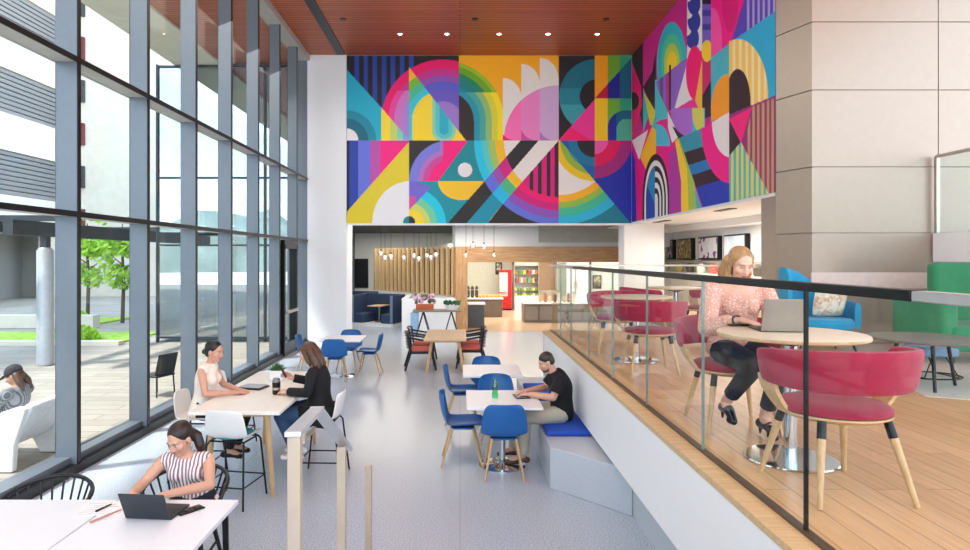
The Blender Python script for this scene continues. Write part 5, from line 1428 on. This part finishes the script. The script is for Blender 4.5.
# --- man in black at the square table
loc = (1.15, 7.12, .47)
J = dict(pelvis=(1.155,7.12,.57), chest=(1.135,7.12,.86), neck=(1.06,7.12,1.015), head=(.975,7.115,1.125), shL=(1.10,6.915,.955), shR=(1.10,7.325,.955),
    elL=(1.015,6.875,.775), wrL=(.795,7.0,.785), elR=(1.0,7.36,.79), wrR=(.775,7.20,.785),
    hipL=(1.12,7.02,.555), hipR=(1.12,7.22,.555), knL=(.72,7.0,.53), knR=(.70,7.24,.53), anL=(.70,7.0,.105), anR=(.62,7.26,.105), toeL=(.53,6.99,.04), toeR=(.45,7.27,.04))
r, M, J, S = body('person in a black polo shirt and khaki trousers on the terrazzo bench', loc, J, (-.86,-.08,-.42), skin((212,164,140)), male=True,
    hands={'L':((-.9,.3,-.04),(0,0,1),1,.4),'R':((-.9,-.25,-.04),(0,0,1),-1,.4)})
garment(r, loc, J, S, 'polo_shirt', pm('black_cotton', (18,19,24), .85, var=.08, bump=.2), RING_M, .016, .72, arm=ARM_M, low=-.012,
    extra=lambda mb: mb.tube([J['neck']+Vector((.004+.066*math.cos(a), .070*math.sin(a), -.012+.022*math.cos(a))) for a in [2*PI*k/18 for k in range(18)]], .014, 8, closed=True))
trousers(r, loc, J, S, pm('khaki_cotton', (190,182,164), .85, var=.05), .016, LEG_M, .95, flare=.008)
for q in 'LR': shoe(r, loc, J['an'+q], J['toe'+q], pm('brown_leather', (82,60,44), .5))
Mh = hairmat('short_dark_hair', (58,46,40), (34,27,24)); b = MB()
mball(b, M, (0,-.016,.043), (.0785,.093,.083), 24); mball(b, M, (0,-.050,-.005), (.074,.056,.060), 18)
fuse(b, 'hair', Mh, r, loc, .006, 3); face_parts(r, loc, M, Mh, M_lip)
b = MB(); mball(b, M, (0,.052,-.086), (.044,.042,.030), 16); mball(b, M, (0,.020,-.078), (.055,.052,.030), 16); fuse(b, 'beard', hairmat('stubble', (122,92,78), (96,70,60)), r, loc, .006, 3)
t = thing('tablet', 'dark tablet lying under the hands of the person in the black polo', 'tablet', (.69, 7.08, .741), math.radians(90+8))
MB().bx(-.11,.11,-.08,.08,0,.009).build('case', M_black, t, bevel=.003); MB().bx(-.095,.095,-.065,.065,.009,.010).build('display', pm('tablet_display', (150,160,176), .15), t, smooth=False)

# --- blonde woman on the terrace
loc = (1.92, 4.42, MZ+.45); Z = MZ
J = dict(pelvis=(1.92,4.43,Z+.545), chest=(1.915,4.375,Z+.845), neck=(1.915,4.345,Z+.995), head=(1.915,4.30,Z+1.135), shR=(1.735,4.345,Z+.945), shL=(2.095,4.345,Z+.945),
    elR=(1.665,4.25,Z+.70), wrR=(1.80,4.045,Z+.772), elL=(2.165,4.24,Z+.70), wrL=(2.03,4.035,Z+.772),
    hipR=(1.83,4.39,Z+.53), hipL=(2.01,4.39,Z+.53), knR=(1.86,3.97,Z+.50), knL=(2.03,3.98,Z+.49), anR=(1.80,4.27,Z+.20), anL=(2.00,4.14,Z+.125), toeR=(1.80,4.145,Z+.10), toeL=(2.01,4.02,Z+.032))
r, M, J, S = body('person with long blonde hair in a dotted pink blouse at the round terrace table', loc, J, (.06,-.86,-.40), skin((226,178,154)),
    hands={'R':((.45,-.85,-.02),(0,0,1),-1,.3),'L':((-.45,-.85,-.02),(0,0,1),1,.3)})
garment(r, loc, J, S, 'blouse', dots('dotted_blouse', (220,164,144), (248,236,228), 72), [(w_+.008, d_+.006) for w_, d_ in RING_F], .014, 3, bust=1, voxel=.006, low=.055)
# V neck: skin showing below the throat
trousers(r, loc, J, S, pm('black_slacks', (18,18,21), .8), .010, LEG_F, .80)
for q in 'LR': shoe(r, loc, J['an'+q], J['toe'+q], pm('black_patent', (14,15,20), .2), heel=.055 if q == 'L' else .06)
Mh = hairmat('blonde_hair', (196,156,106), (138,102,66)); b = MB(); cap_hair(b, M)
for s in (-1,1):
    lock(b, M, [(s*.025,.030,.110),(s*.064,.020,.062),(s*.078,-.008,-.02),(s*.080,.000,-.11),(s*.078,.030,-.19),(s*.07,.045,-.27)], [.014,.018,.020,.024,.022,.008])
    lock(b, M, [(s*.05,-.06,.0),(s*.07,-.07,-.1),(s*.08,-.05,-.2)], [.05,.048,.02])
fuse(b, 'hair', Mh, r, loc, .006, 3); face_parts(r, loc, M, hairmat('brown_brow', (140,100,70), (120,84,58)), M_lip)
LV = Vector(loc); b = MB()
b.tube([J['wrR']-LV+Vector((-.012,.018,0))+Vector((.030*math.cos(a), .012*math.sin(a), .030*math.sin(a))) for a in [2*PI*k/16 for k in range(16)]], .006, 6, closed=True); b.build('bracelet', M_black, r)

# --- person outside in the white chair
loc = (-5.2, 7.15, .33)
J = dict(pelvis=(-5.16,7.15,.44), chest=(-5.03,7.15,.70), neck=(-5.03,7.15,.85), head=(-5.06,7.15,.965), shR=(-5.03,7.33,.79), shL=(-5.02,6.97,.79),
    elR=(-5.2,7.36,.60), wrR=(-5.42,7.24,.66), elL=(-5.2,6.94,.60), wrL=(-5.42,7.06,.66),
    hipR=(-5.2,7.24,.43), hipL=(-5.2,7.06,.43), knR=(-5.62,7.24,.52), knL=(-5.62,7.06,.52), anR=(-5.72,7.24,.10), anL=(-5.72,7.06,.10), toeR=(-5.86,7.24,.035), toeL=(-5.86,7.06,.035))
r, M, J, S = body('person in a dark cap and grey hooded top lounging in the white chair outside', loc, J, (-.85,-.1,-.5), skin((200,150,124)),
    hands={'R':((-.9,-.3,.2),(0,0,1),-1,.6),'L':((-.9,.3,.2),(0,0,1),1,.6)})
garment(r, loc, J, S, 'hooded_top', stripes('grey_stripe_jersey', (96,100,108), (130,134,142), (150,154,160), 14, .8), RING_F, .022, 1.9,
    extra=lambda mb: mb.ball(J['neck']+Vector((.06,0,-.02)), (.06,.10,.05), 14))
trousers(r, loc, J, S, pm('dark_slacks', (40,42,50), .8), .016)
for q in 'LR': shoe(r, loc, J['an'+q], J['toe'+q], M_whiteplastic)
Mh = hairmat('chestnut_hair', (112,78,58), (70,46,34)); b = MB(); mball(b, M, (0,-.04,.0), (.080,.075,.09), 20)
for s in (-1,1): lock(b, M, [(s*.06,-.05,-.02),(s*.08,-.06,-.12),(s*.09,-.05,-.22)], [.04,.04,.016])
fuse(b, 'hair', Mh, r, loc, .007, 3); face_parts(r, loc, M, Mh, M_lip)
b = MB(); mball(b, M, (0,-.018,.052), (.088,.106,.084), 24); fuse(b, 'cap', pm('dark_grey_cap', (54,54,60), .85), r, loc, .007, 3)
ML = Matrix.Translation(-Vector(loc)) @ M; b = MB()
rows = [[ML @ Vector((.078*math.cos(a), .055+(.0 if k == 0 else .085)*math.sin(a)+.02*math.sin(a), .052-.018*k*math.sin(a))) for a in [PI*j/16 for j in range(17)]] for k in (0,1)]
b.grid(rows).build('cap_brim', pm('dark_grey_cap', (54,54,60)), r, solid=.006)
